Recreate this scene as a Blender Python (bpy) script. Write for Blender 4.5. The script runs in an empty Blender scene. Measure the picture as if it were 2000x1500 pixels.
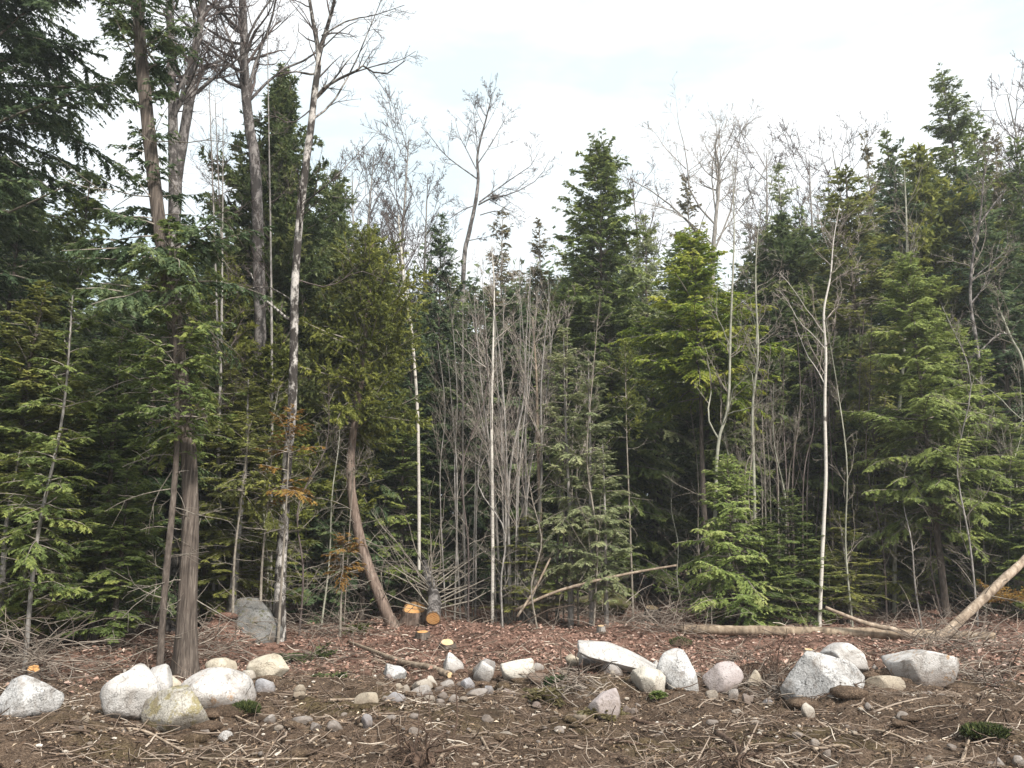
import bpy, bmesh, math
import numpy as np
from math import radians as RAD

scene = bpy.context.scene
COL = scene.collection
PI = math.pi

# ------------------------------------------------------------------ camera
F = 1511.0                      # focal length in photo pixels (2000 wide)
PITCH = RAD(12.3)
CAMZ = 1.6
HAZE = .0013
cam_d = bpy.data.cameras.new('camera')
cam_d.sensor_width = 36.0
cam_d.lens = 36.0 * F / 2000.0
cam_d.clip_end = 3000
cam = bpy.data.objects.new('camera', cam_d)
cam.location = (0, 0, CAMZ)
cam.rotation_euler = (RAD(90) + PITCH, 0, 0)
COL.objects.link(cam)
scene.camera = cam

# ------------------------------------------------------------------ sky, sun, exposure
SUN_EL, SUN_AZ = RAD(42), RAD(145)      # azimuth clockwise from the view direction: behind, to the right
world = bpy.data.worlds.new('World')
scene.world = world
world.use_nodes = True
wn, wl = world.node_tree.nodes, world.node_tree.links
wn.clear()
w_out = wn.new('ShaderNodeOutputWorld')
w_bg = wn.new('ShaderNodeBackground')
w_bg.inputs['Strength'].default_value = 0.1
w_sky = wn.new('ShaderNodeTexSky')
w_sky.sky_type = 'NISHITA'
w_sky.sun_disc = False
w_sky.sun_elevation = SUN_EL
w_sky.sun_rotation = SUN_AZ
w_tc = wn.new('ShaderNodeTexCoord')
w_map = wn.new('ShaderNodeMapping')
w_map.inputs['Scale'].default_value = (1.0, 1.0, 3.2)
w_map.inputs['Location'].default_value = (0.35, 0.1, 0.55)
w_n = wn.new('ShaderNodeTexNoise')
w_n.inputs['Scale'].default_value = 2.3
w_n.inputs['Detail'].default_value = 6
w_n.inputs['Roughness'].default_value = 0.55
w_r = wn.new('ShaderNodeValToRGB')
w_r.color_ramp.elements[0].position = 0.36
w_r.color_ramp.elements[0].color = (6.6, 7.7, 8.2, 1)
w_r.color_ramp.elements[1].position = 0.56
w_r.color_ramp.elements[1].color = (9.2, 9.35, 9.4, 1)
w_mix = wn.new('ShaderNodeMixRGB')
w_mix.inputs['Fac'].default_value = 0.9     # thin high overcast with a little of the blue behind it
wl.new(w_tc.outputs['Generated'], w_map.inputs['Vector'])
wl.new(w_map.outputs['Vector'], w_n.inputs['Vector'])
wl.new(w_n.outputs['Fac'], w_r.inputs['Fac'])
wl.new(w_sky.outputs['Color'], w_mix.inputs['Color1'])
wl.new(w_r.outputs['Color'], w_mix.inputs['Color2'])
wl.new(w_mix.outputs['Color'], w_bg.inputs['Color'])
wl.new(w_bg.outputs['Background'], w_out.inputs['Surface'])

sun_d = bpy.data.lights.new('sun', 'SUN')
sun_d.energy = 4.4
sun_d.angle = RAD(9)
sun_d.color = (1.0, 0.95, 0.87)
sun = bpy.data.objects.new('sun', sun_d)
sdir = (math.sin(SUN_AZ) * math.cos(SUN_EL), math.cos(SUN_AZ) * math.cos(SUN_EL), math.sin(SUN_EL))
from mathutils import Vector
sun.rotation_euler = Vector(sdir).to_track_quat('Z', 'Y').to_euler()
sun.location = (20, -20, 30)
COL.objects.link(sun)

scene.view_settings.view_transform = 'Standard'
scene.view_settings.look = 'None'
scene.view_settings.gamma = 1
scene.view_settings.use_curve_mapping = False
scene.view_settings.exposure = 0.6
scene.render.engine = 'CYCLES'
scene.cycles.max_bounces = 6
scene.cycles.diffuse_bounces = 4
scene.cycles.glossy_bounces = 2
scene.cycles.transmission_bounces = 3
scene.cycles.use_denoising = True

# ------------------------------------------------------------------ helpers: pixels of the photograph to places
CT, ST = math.cos(PITCH), math.sin(PITCH)

def ray(px, py):
    x, y = (px - 1000) / F, (750 - py) / F
    return np.array([x, CT - y * ST, ST + y * CT])

def at(px, py, Y):
    d = ray(px, py)
    return np.array([0, 0, CAMZ]) + d * (Y / d[1])

def ppm(p):                       # metres per photo pixel at a place
    zc = p[1] * CT + (p[2] - CAMZ) * ST
    return zc / F

_r = np.random.default_rng(5)
_K = []
for lam, amp in ((6.0, .05), (3.1, .035), (1.6, .022), (0.8, .017), (0.42, .012), (0.25, .008)):
    for q in range(4):
        a = _r.uniform(0, 2 * PI)
        _K.append((math.cos(a) * 2 * PI / lam, math.sin(a) * 2 * PI / lam, _r.uniform(0, 6.28), amp * .8))
BUMPS = []                         # x, y, sx, sy, h

def gh(x, y):
    x = np.asarray(x, float); y = np.asarray(y, float)
    z = np.zeros(np.broadcast(x, y).shape)
    for kx, ky, ph, am in _K:
        z = z + am * np.sin(kx * x + ky * y + ph)
    z = z * np.clip((y + 2) / 6, 0.2, 1)
    for bx, by, sx, sy, h in BUMPS:
        z = z + h * np.exp(-((x - bx) / sx) ** 2 - ((y - by) / sy) ** 2)
    return z

def gp(px, py, lift=0.0):         # the ground point seen at a pixel
    d = ray(px, py)
    z = 0.0
    for _ in range(8):
        t = (z - CAMZ) / d[2]
        p = np.array([0, 0, CAMZ]) + d * t
        z = float(gh(p[0], p[1]))
    p[2] = z + lift
    return p

def bump(px, py, sx, sy, h):
    p = gp(px, py); BUMPS.append((p[0], p[1], sx, sy, h))

bump(1930, 1420, 1.3, .7, .22)      # olive mound at right
bump(1180, 1345, .45, .4, .16)      # bank under the slab
bump(1480, 1320, .8, .5, .14)
bump(432, 1280, .5, .5, .5)      # litter heap by the boulder
bump(60, 1300, 1.4, .8, .10)
bump(1740, 1330, 1.6, .6, .12)

# ------------------------------------------------------------------ helpers: geometry
def nrm(v):
    return v / np.maximum(np.linalg.norm(v, axis=-1, keepdims=True), 1e-9)

class Geo:
    def __init__(s):
        s.v, s.q, s.t, s.tq, s.tt = [], [], [], [], []
        s.n = 0
    def add(s, v, quads=None, tris=None, tq=0.5, tt=0.5):
        v = np.asarray(v, np.float32).reshape(-1, 3)
        if quads is not None and len(quads):
            quads = np.asarray(quads, np.int32); s.q.append(quads + s.n)
            s.tq.append(np.broadcast_to(np.asarray(tq, np.float32), (len(quads),)))
        if tris is not None and len(tris):
            tris = np.asarray(tris, np.int32); s.t.append(tris + s.n)
            s.tt.append(np.broadcast_to(np.asarray(tt, np.float32), (len(tris),)))
        s.v.append(v); s.n += len(v)
    def mesh(s, name, mat, smooth=True):
        me = bpy.data.meshes.new(name)
        V = np.concatenate(s.v)
        Q = np.concatenate(s.q) if s.q else np.zeros((0, 4), np.int32)
        T = np.concatenate(s.t) if s.t else np.zeros((0, 3), np.int32)
        li = np.concatenate([Q.ravel(), T.ravel()]).astype(np.int32)
        ls = np.concatenate([np.arange(len(Q)) * 4, len(Q) * 4 + np.arange(len(T)) * 3]).astype(np.int32)
        me.vertices.add(len(V)); me.vertices.foreach_set('co', V.ravel())
        me.loops.add(len(li)); me.loops.foreach_set('vertex_index', li)
        me.polygons.add(len(ls)); me.polygons.foreach_set('loop_start', ls)
        me.update(calc_edges=True)
        tint = np.concatenate([*(s.tq or [np.zeros(0)]), *(s.tt or [np.zeros(0)])]).astype(np.float32)
        a = me.attributes.new('tint', 'FLOAT', 'FACE'); a.data.foreach_set('value', tint)
        me.polygons.foreach_set('use_smooth', np.full(len(ls), smooth))
        me.materials.append(mat)
        return me

def tubes(g, P, R, sides=3, mod=None, tint=0.5, cap=False):
    n, k, _ = P.shape
    d = np.gradient(P, axis=1); d = nrm(d)
    ref = np.where(np.abs(d[..., 2:3]) > .9, np.array([1., 0, 0]), np.array([0, 0, 1.]))
    ref = np.broadcast_to(ref[:, :1], d.shape) if k > 1 else ref
    u = nrm(np.cross(d, ref)); w = np.cross(d, u)
    a = np.arange(sides) * 2 * PI / sides
    rr = np.broadcast_to(R[..., None], (n, k, sides))
    if mod is not None: rr = rr * mod
    V = P[:, :, None] + rr[..., None] * (np.cos(a)[:, None] * u[:, :, None] + np.sin(a)[:, None] * w[:, :, None])
    idx = np.arange(n * k * sides).reshape(n, k, sides)
    A, B = idx[:, :-1], idx[:, 1:]
    Q = np.stack([A, np.roll(A, -1, 2), np.roll(B, -1, 2), B], -1).reshape(-1, 4)
    tq = np.repeat(np.broadcast_to(np.asarray(tint, np.float32), (n,)), (k - 1) * sides)
    V = V.reshape(-1, 3)
    tr = None
    if cap:
        c = len(V)
        V = np.concatenate([V, P[:, 0], P[:, -1]])
        t1 = np.stack([np.roll(idx[:, 0], -1, 1), idx[:, 0], np.broadcast_to((c + np.arange(n))[:, None], (n, sides))], -1).reshape(-1, 3)
        t2 = np.stack([idx[:, -1], np.roll(idx[:, -1], -1, 1), np.broadcast_to((c + n + np.arange(n))[:, None], (n, sides))], -1).reshape(-1, 3)
        tr = np.concatenate([t1, t2])
    g.add(V, Q, tr, tq)

def leaves(g, C, D, N, L, W, tint, bend=0.0):
    D = nrm(D); S = nrm(np.cross(D, N))
    L = np.broadcast_to(L, (len(C),))[:, None]; W = np.broadcast_to(W, (len(C),))[:, None]
    up = nrm(np.cross(S, D))
    V = np.stack([C, C + D * L * .5 + S * W * .5 + up * L * bend, C + D * L, C + D * L * .5 - S * W * .5 + up * L * bend], 1)
    Q = np.arange(len(C) * 4).reshape(-1, 4)
    g.add(V.reshape(-1, 3), Q, tq=tint)

def needles(g, C, D, N, L, W, tint):      # one slim spike each
    D = nrm(D); S = nrm(np.cross(D, N))
    L = np.broadcast_to(L, (len(C),))[:, None]; W = np.broadcast_to(W, (len(C),))[:, None]
    V = np.stack([C - S * W * .5, C + S * W * .5, C + D * L], 1)
    g.add(V.reshape(-1, 3), None, np.arange(len(C) * 3).reshape(-1, 3), tt=tint)

def spline(pts, n):
    p = np.asarray(pts, float)
    e = np.concatenate([2 * p[:1] - p[1:2], p, 2 * p[-1:] - p[-2:-1]])
    m = len(p) - 1
    t = np.linspace(0, m - 1e-6, n); i = t.astype(int); f = (t - i)[:, None]
    a, b, c, d = e[i], e[i + 1], e[i + 2], e[i + 3]
    return .5 * (2 * b + (c - a) * f + (2 * a - 5 * b + 4 * c - d) * f ** 2 + (3 * b - a - 3 * c + d) * f ** 3)

def along(P, i, t):
    k = P.shape[1]; f = np.asarray(t) * (k - 1)
    j = np.minimum(f.astype(int), k - 2); a = (f - j)[:, None]
    return P[i, j] * (1 - a) + P[i, j + 1] * a, nrm(P[i, j + 1] - P[i, j])

def along_r(R, i, t):
    k = R.shape[1]; f = np.asarray(t) * (k - 1)
    j = np.minimum(f.astype(int), k - 2); a = f - j
    return R[i, j] * (1 - a) + R[i, j + 1] * a

def grow(rng, p, d, L, k, trop=0.0, wig=0.08):
    P = np.empty((len(p), k, 3)); P[:, 0] = p
    d = nrm(d); st = (np.asarray(L) / (k - 1))[:, None]
    tz = np.zeros((len(p), 3)); tz[:, 2] = trop
    for q in range(1, k):
        d = nrm(d + tz + rng.normal(0, wig, d.shape)); P[:, q] = P[:, q - 1] + d * st
    return P

def kids(rng, P, R, L, n, t0, t1, lr, ang, up, wig, k, rr, rmin, taper=.22, flat=0.):
    m = len(P)
    i = np.repeat(np.arange(m), n)
    t = rng.uniform(t0, t1, len(i))
    p, d = along(P, i, t)
    v = rng.normal(0, 1, d.shape); v[:, 2] *= 1 - flat
    v -= (v * d).sum(1, keepdims=True) * d; v = nrm(v)
    a = np.radians(np.abs(rng.normal(ang, ang * .22, len(i))))[:, None]
    D = d * np.cos(a) + v * np.sin(a)
    Ln = np.asarray(L)[i] * rng.uniform(lr[0], lr[1], len(i)) * (1.1 - .6 * t)
    r0 = np.maximum(along_r(R, i, t) * rr, rmin)
    Q = grow(rng, p, D, Ln, k, up, wig)
    return Q, np.maximum(r0[:, None] * np.linspace(1, taper, k), rmin * .55), Ln

# ------------------------------------------------------------------ helpers: objects
def tag(o, label=None, cat=None, group=None, kind=None):
    if label: o['label'] = label
    if cat: o['category'] = cat
    if group: o['group'] = group
    if kind: o['kind'] = kind
    return o

def empty(name, loc, label, cat, group=None, rz=0.0):
    o = bpy.data.objects.new(name, None); COL.objects.link(o)
    o.location = tuple(loc); o.rotation_euler = (0, 0, rz); o.empty_display_size = .2
    return tag(o, label, cat, group)

def put(name, me, parent=None, loc=None, kind=None):
    o = bpy.data.objects.new(name, me); COL.objects.link(o)
    if parent is not None: o.parent = parent
    if loc is not None: o.location = tuple(loc)
    if kind: o['kind'] = kind
    return o

# ------------------------------------------------------------------ materials
class NT:
    def __init__(s, name):
        s.m = bpy.data.materials.new(name); s.m.use_nodes = True
        s.t = s.m.node_tree; s.n, s.l = s.t.nodes, s.t.links
        s.n.clear()
        s.out = s.n.new('ShaderNodeOutputMaterial')
    def node(s, ty, **kw):
        x = s.n.new(ty)
        for k, v in kw.items():
            if k in x.inputs.keys(): s.set(x.inputs[k], v)
            else: setattr(x, k, v)
        return x
    def set(s, inp, v):
        if isinstance(v, bpy.types.NodeSocket): s.l.new(v, inp)
        elif isinstance(v, (tuple, list)) and len(v) == 3 and inp.type == 'RGBA': inp.default_value = (*v, 1)
        else: inp.default_value = v
    def coord(s, scale=(1, 1, 1), kind='Object'):
        tc = s.node('ShaderNodeTexCoord'); mp = s.node('ShaderNodeMapping', Scale=scale)
        s.l.new(tc.outputs[kind], mp.inputs['Vector']); return mp.outputs['Vector']
    def noise(s, vec, scale, detail=4, rough=.55, dist=0.0):
        x = s.node('ShaderNodeTexNoise', Scale=scale, Detail=detail, Roughness=rough, Distortion=dist)
        s.l.new(vec, x.inputs['Vector']); return x.outputs['Fac']
    def vor(s, vec, scale, feature='F1', out='Distance'):
        x = s.node('ShaderNodeTexVoronoi', Scale=scale); x.feature = feature
        s.l.new(vec, x.inputs['Vector']); return x.outputs[out]
    def ramp(s, fac, *stops, interp='LINEAR'):
        x = s.node('ShaderNodeValToRGB'); cr = x.color_ramp; cr.interpolation = interp
        while len(cr.elements) < len(stops): cr.elements.new(.5)
        for e, (p, c) in zip(cr.elements, stops):
            e.position = p; e.color = (*c, 1) if isinstance(c, tuple) else (c, c, c, 1)
        s.l.new(fac, x.inputs['Fac']); return x.outputs['Color']
    def mix(s, fac, a, b, mode='MIX'):
        x = s.node('ShaderNodeMixRGB'); x.blend_type = mode
        s.set(x.inputs['Fac'], fac); s.set(x.inputs['Color1'], a); s.set(x.inputs['Color2'], b)
        return x.outputs['Color']
    def bump(s, h, strength=.5, dist=.02):
        x = s.node('ShaderNodeBump', Strength=strength, Distance=dist); s.l.new(h, x.inputs['Height']); return x.outputs['Normal']
    def rnd(s):
        return s.node('ShaderNodeObjectInfo').outputs['Random']
    def attr(s, name='tint'):
        x = s.node('ShaderNodeAttribute'); x.attribute_name = name; return x.outputs['Fac']
    def principled(s, col, rough=.85, normal=None, spec=.25):
        x = s.node('ShaderNodeBsdfPrincipled', Roughness=rough)
        s.set(x.inputs['Base Color'], col); x.inputs['Specular IOR Level'].default_value = spec
        if normal is not None: s.l.new(normal, x.inputs['Normal'])
        s.l.new(x.outputs['BSDF'], s.out.inputs['Surface']); return s.m

def foliage(name, dark, mid, light, tl=.42):
    s = NT(name)
    c = s.coord()
    big = s.noise(c, 1.1, 3)
    t = s.node('ShaderNodeMath', operation='MULTIPLY_ADD'); s.l.new(big, t.inputs[0]); t.inputs[1].default_value = .8; t.inputs[2].default_value = -.4
    u = s.node('ShaderNodeMath', operation='ADD'); s.l.new(t.outputs[0], u.inputs[0]); s.l.new(s.attr(), u.inputs[1])
    r = s.node('ShaderNodeMath', operation='MULTIPLY_ADD'); s.l.new(s.rnd(), r.inputs[0]); r.inputs[1].default_value = .2; r.inputs[2].default_value = -.1
    w = s.node('ShaderNodeMath', operation='ADD'); s.l.new(u.outputs[0], w.inputs[0]); s.l.new(r.outputs[0], w.inputs[1])
    col = s.ramp(w.outputs[0], (.05, dark), (.5, mid), (1., light))
    d = s.node('ShaderNodeBsdfPrincipled', Roughness=.55); s.set(d.inputs['Base Color'], col); d.inputs['Specular IOR Level'].default_value = .3
    tr = s.node('ShaderNodeBsdfTranslucent'); s.set(tr.inputs['Color'], col)
    mx = s.node('ShaderNodeMixShader'); mx.inputs[0].default_value = tl
    s.l.new(d.outputs[0], mx.inputs[1]); s.l.new(tr.outputs[0], mx.inputs[2]); s.l.new(mx.outputs[0], s.out.inputs['Surface'])
    return s.m

M = {}
M['hemlock'] = foliage('hemlock_needles', (0.069, 0.100, 0.031), (0.177, 0.230, 0.070), (0.370, 0.404, 0.113))
M['hemlock_dark'] = foliage('hemlock_needles_dark', (0.045, 0.077, 0.037), (0.114, 0.165, 0.076), (0.248, 0.290, 0.119))
M['hemlock_olive'] = foliage('hemlock_needles_olive', (0.097, 0.109, 0.035), (0.228, 0.244, 0.068), (0.427, 0.418, 0.113))
M['hemlock_light'] = foliage('hemlock_needles_light', (0.112, 0.153, 0.045), (0.259, 0.320, 0.096), (0.449, 0.500, 0.159))
M['hemlock_bright'] = foliage('hemlock_needles_bright', (0.149, 0.209, 0.059), (0.347, 0.429, 0.130), (0.500, 0.500, 0.205))
M['hemlock_yellow'] = foliage('hemlock_needles_yellow', (0.100, 0.160, 0.029), (0.250, 0.327, 0.051), (0.500, 0.500, 0.091))
M['hemlock_pale'] = foliage('hemlock_needles_pale', (0.161, 0.197, 0.097), (0.322, 0.360, 0.184), (0.496, 0.499, 0.270))
M['cedar'] = foliage('cedar_sprays', (0.069, 0.084, 0.022), (0.167, 0.191, 0.043), (0.372, 0.371, 0.081))
M['cedar_dark'] = foliage('cedar_sprays_dark', (0.045, 0.070, 0.028), (0.109, 0.145, 0.054), (0.236, 0.255, 0.092))
M['cedar_brown'] = foliage('cedar_sprays_brown', (0.102, 0.088, 0.043), (0.205, 0.174, 0.086), (0.322, 0.278, 0.140))
M['cedar_orange'] = foliage('cedar_sprays_orange', (.16, .085, .022), (.33, .19, .05), (.46, .32, .09))
M['moss'] = foliage('moss', (.030, .040, .010), (.070, .085, .016), (.140, .140, .030), .1)

def bark(name, a, b, c, zs=.12, sc=28, bs=.6, bd=.02):
    s = NT(name); v = s.coord((1, 1, zs))
    n = s.noise(v, sc, 6, .65, .3)
    big = s.noise(s.coord((1, 1, .5)), 3.5, 3)
    col = s.ramp(n, (.30, a), (.52, b), (.72, c))
    col = s.mix(.5, col, s.ramp(big, (.3, .55), (.7, 1.25)), 'MULTIPLY')
    return s.principled(col, .9, s.bump(n, bs, bd))

M['bark_cedar'] = bark('stringy_bark', (.032, .025, .021), (.125, .100, .083), (.27, .23, .195), .05, 30, 1., .04)
M['bark_curved'] = bark('pinkish_cedar_bark', (.07, .05, .04), (.21, .155, .125), (.34, .275, .235), .08, 24)
M['bark_brown'] = bark('brown_bark', (.040, .032, .027), (.105, .084, .07), (.21, .175, .15), .3, 22)
M['bark_grey'] = bark('grey_bark', (.10, .092, .083), (.27, .25, .23), (.44, .41, .38), .3, 18)
M['bark_dead'] = bark('dead_twig_bark', (.11, .095, .075), (.24, .21, .175), (.38, .34, .285), .5, 20)
M['bark_twig'] = bark('twig_bark', (.06, .046, .042), (.11, .087, .08), (.18, .145, .13), .6, 9)
M['bark_pink'] = bark('reddish_twig_bark', (.17, .145, .125), (.36, .31, .27), (.48, .43, .38), .6, 9)
M['bark_aspen'] = bark('aspen_bark', (.17, .17, .13), (.30, .295, .235), (.42, .41, .34), .6, 9, .25)
M['log'] = bark('peeled_log', (.09, .066, .048), (.27, .205, .145), (.44, .365, .275), .5, 9)
M['stick'] = bark('weathered_stick', (.13, .095, .07), (.30, .235, .175), (.48, .40, .32), .5, 12)
M['stick_dark'] = bark('dark_stick', (.035, .022, .016), (.095, .062, .045), (.18, .125, .09), .5, 14)

def mottled(name, a, b, thr=.5, sc=7.0, dark=(.035, .028, .025)):
    s = NT(name); v = s.coord((1, 1, .55))
    n = s.noise(v, sc, 7, .7, .2); f = s.noise(s.coord((1, 1, 1.4)), 34, 4)
    col = s.ramp(n, (thr - .05, a), (thr + .045, b))
    col = s.mix(s.ramp(f, (.56, 0.), (.68, .85)), col, dark)
    return s.principled(col, .9, s.bump(n, .6, .02))
M['bark_mottled'] = mottled('lichen_mottled_bark', (.040, .034, .030), (.46, .43, .40), .53, 4.2)
M['bark_mottled_grey'] = mottled('grey_mottled_bark', (.055, .048, .045), (.23, .21, .20), .52, 6.0)

def birch():
    s = NT('white_birch_bark'); v = s.coord((1, 1, 6.0))
    n = s.noise(v, 5.5, 5, .7, .3); k = s.noise(s.coord((1, 1, 1.2)), 2.2, 4, .6)
    col = s.ramp(n, (.30, (.05, .04, .035)), (.40, (.50, .46, .41)), (.8, (.62, .59, .54)))
    col = s.mix(s.ramp(k, (.60, 0.), (.66, .9)), col, (.06, .045, .04))
    return s.principled(col, .7, s.bump(n, .2, .01))
M['bark_birch'] = birch()

def cut_wood(name, a, b):
    s = NT(name); tc = s.coord()
    w = s.node('ShaderNodeTexWave', Scale=14., Distortion=2.5, Detail=2.); w.wave_type = 'RINGS'; w.rings_direction = 'Z'
    s.l.new(tc, w.inputs['Vector'])
    n = s.noise(tc, 9, 4)
    col = s.mix(s.ramp(n, (.35, 0.), (.65, 1.)), s.ramp(w.outputs['Fac'], (.0, a), (1., b)), b)
    cr = s.noise(s.coord((1, 1, 1)), 26, 3, .8)
    col = s.mix(s.ramp(cr, (.60, 0.), (.68, .7)), col, (.16, .09, .05))
    col = s.mix(s.ramp(s.attr(), (.2, .9), (.6, 0.)), col, (.10, .07, .05))
    return s.principled(col, .8, s.bump(n, .4, .01))
M['cut_orange'] = cut_wood('fresh_orange_cut', (.42, .17, .05), (.66, .38, .16))
M['cut_pale'] = cut_wood('fresh_pale_cut', (.46, .28, .13), (.68, .50, .30))
M['cut_grey'] = cut_wood('weathered_cut', (.20, .17, .14), (.33, .28, .24))

def rock_mat(name, a, b, speck, amt=.5, lich=None, lamt=0., dirt=.75, stain=.78):
    s = NT(name); v = s.coord()
    oi = s.node('ShaderNodeObjectInfo')
    mp = s.node('ShaderNodeVectorMath', operation='ADD'); s.l.new(v, mp.inputs[0])
    sc = s.node('ShaderNodeVectorMath', operation='SCALE'); s.l.new(oi.outputs['Location'], sc.inputs[0]); sc.inputs['Scale'].default_value = 3.7
    s.l.new(sc.outputs[0], mp.inputs[1]); v = mp.outputs[0]
    big = s.noise(v, 3.2, 5, .6); fine = s.noise(v, 55, 3, .7); mid = s.noise(v, 17, 5, .7)
    col = s.ramp(big, (.32, a), (.62, b))
    sp = s.ramp(fine, (.50 - .10 * amt, 0.), (.62, 1.))
    zone = s.ramp(mid, (.62 - .3 * amt, 0.), (.70 - .15 * amt, 1.))
    patch = s.ramp(s.noise(v, 5.5, 4, .65), (.36, .12), (.62, 1.))
    sm = s.mix(1., s.mix(1., sp, zone, 'MULTIPLY'), patch, 'MULTIPLY')
    col = s.mix(sm, col, speck)
    if lich:
        col = s.mix(s.ramp(s.noise(v, 8, 6, .75), (.6 - .2 * lamt, 0.), (.66 - .2 * lamt, .85)), col, lich)
    # soil still sticking to the buried foot of the stone
    sep = s.node('ShaderNodeSeparateXYZ'); s.l.new(s.coord(), sep.inputs[0])
    ad = s.node('ShaderNodeMath', operation='MULTIPLY_ADD'); s.l.new(mid, ad.inputs[0]); ad.inputs[1].default_value = .22; s.l.new(sep.outputs['Z'], ad.inputs[2])
    col = s.mix(s.ramp(ad.outputs[0], (.17, dirt), (.38, 0.)), col, (.10, .066, .045))
    # weathering: grey-brown stains in broad patches and dark hairline cracks
    st = s.noise(v, 4.5, 6, .7, .6)
    col = s.mix(s.ramp(st, (.50, 0.), (.70, stain)), col, (.17, .135, .105))
    cr = s.vor(s.mix(.12, v, s.node('ShaderNodeTexNoise', Scale=6.).outputs['Color']), 5.5, 'DISTANCE_TO_EDGE')
    col = s.mix(s.ramp(cr, (.0, .55), (.022, 0.)), col, (.07, .06, .05))
    h = s.mix(.5, mid, fine)
    return s.principled(col, .85, s.bump(h, .7, .04))
M['rock_white'] = rock_mat('pale_granite', (.38, .36, .34), (.58, .56, .54), (.10, .095, .09), .45)
M['rock_slab'] = rock_mat('white_slab_granite', (.40, .38, .36), (.58, .56, .54), (.09, .085, .08), .7, stain=.35, dirt=0.)
M['rock_speckled'] = rock_mat('speckled_granite', (.35, .34, .33), (.60, .59, .58), (.05, .048, .046), .95, dirt=.3)
M['rock_lichen'] = rock_mat('lichen_granite', (.34, .32, .28), (.52, .49, .43), (.04, .036, .03), 1., (.26, .22, .10), .5, .4)
M['rock_tan'] = rock_mat('tan_stone', (.38, .325, .245), (.55, .495, .40), (.16, .12, .08), .25)
M['rock_cream'] = rock_mat('cream_stone', (.48, .44, .375), (.65, .615, .545), (.2, .16, .12), .25)
M['rock_pink'] = rock_mat('pinkish_stone', (.30, .255, .245), (.43, .38, .37), (.16, .13, .12), .3)
M['rock_grey'] = rock_mat('grey_stone', (.22, .205, .195), (.40, .38, .37), (.09, .08, .07), .5)
M['rock_blue'] = rock_mat('bluish_stone', (.36, .37, .40), (.58, .60, .64), (.14, .14, .15), .4)
M['rock_rust'] = rock_mat('rust_stained_granite', (.40, .375, .355), (.62, .595, .575), (.09, .085, .08), .6, (.38, .22, .10), .12)
M['rock_brown'] = rock_mat('soil_stained_stone', (.10, .075, .058), (.24, .18, .145), (.05, .04, .03), .4)
M['rock_olive'] = rock_mat('moss_covered_stone', (.045, .048, .016), (.115, .115, .036), (.03, .03, .015), .4, (.16, .15, .05), .3)
M['rock_moss'] = rock_mat('mossy_grey_stone', (.09, .087, .083), (.22, .217, .21), (.04, .04, .036), .6, (.075, .075, .03), .3)

def soil():
    s = NT('forest_soil'); v = s.coord()
    a = s.noise(v, .9, 5, .6); b = s.noise(v, 9, 6, .7); c = s.noise(v, 60, 5, .75)
    base = s.ramp(c, (.30, (.030, .020, .014)), (.5, (.115, .079, .055)), (.66, (.25, .182, .13)), (.8, (.42, .335, .25)))
    leaf = s.ramp(c, (.30, (.050, .027, .020)), (.5, (.19, .108, .080)), (.66, (.34, .22, .175)), (.8, (.48, .35, .29)))
    olive = s.ramp(c, (.30, (.030, .022, .010)), (.5, (.090, .068, .032)), (.68, (.17, .135, .07)), (.8, (.26, .21, .12)))
    sep = s.node('ShaderNodeSeparateXYZ'); s.l.new(v, sep.inputs[0])
    y = s.node('ShaderNodeMath', operation='MULTIPLY_ADD'); s.l.new(a, y.inputs[0]); y.inputs[1].default_value = 3.0; s.l.new(sep.outputs['Y'], y.inputs[2])
    mr = s.node('ShaderNodeMapRange'); mr.inputs['From Min'].default_value = 11.6; mr.inputs['From Max'].default_value = 13.4
    s.l.new(y.outputs[0], mr.inputs['Value'])
    col = s.mix(mr.outputs[0], base, leaf)
    o = s.ramp(s.noise(s.coord((.5, 1, 1)), .8, 4), (.50, 0.), (.62, .8))
    mr2 = s.node('ShaderNodeMapRange'); mr2.inputs['From Min'].default_value = 10.5; mr2.inputs['From Max'].default_value = 9.0
    s.l.new(sep.outputs['Y'], mr2.inputs['Value'])
    col = s.mix(s.mix(1., o, mr2.outputs[0], 'MULTIPLY'), col, olive)
    col = s.mix(1., col, s.ramp(b, (.3, .5), (.7, 1.4)), 'MULTIPLY')
    wet = s.noise(s.coord((.7, 1.2, 1)), 2.1, 5, .65)
    col = s.mix(s.ramp(wet, (.48, 0.), (.62, .62)), col, (.032, .021, .015))
    h = s.mix(.45, b, c)
    return s.principled(col, .95, s.bump(h, 1., .05), .15)
M['soil'] = soil()

def tinted(name, *stops, rough=.85, tl=0.):
    s = NT(name); col = s.ramp(s.attr(), *stops)
    return s.principled(col, rough, None, .2)
M['litter'] = tinted('dry_leaves', (.0, (.08, .046, .035)), (.4, (.23, .132, .098)), (.75, (.40, .265, .21)), (1., (.60, .47, .40)))
M['chips'] = tinted('soil_crumbs_and_chips', (.0, (.035, .022, .016)), (.45, (.13, .088, .062)), (.8, (.32, .235, .16)), (1., (.62, .52, .40)))
M['twigs'] = tinted('ground_twigs', (.0, (.045, .030, .022)), (.5, (.17, .125, .095)), (.85, (.36, .29, .23)), (1., (.55, .48, .40)))
M['brushwood'] = tinted('brushwood', (.0, (.07, .05, .04)), (.5, (.17, .135, .11)), (1., (.36, .31, .26)))
M['pebbles'] = tinted('pebbles', (.0, (.14, .11, .085)), (.5, (.30, .255, .205)), (1., (.60, .55, .49)))
M['grass'] = tinted('grass_blades', (.0, (.022, .032, .010)), (.5, (.055, .072, .022)), (1., (.15, .15, .055)))

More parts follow.
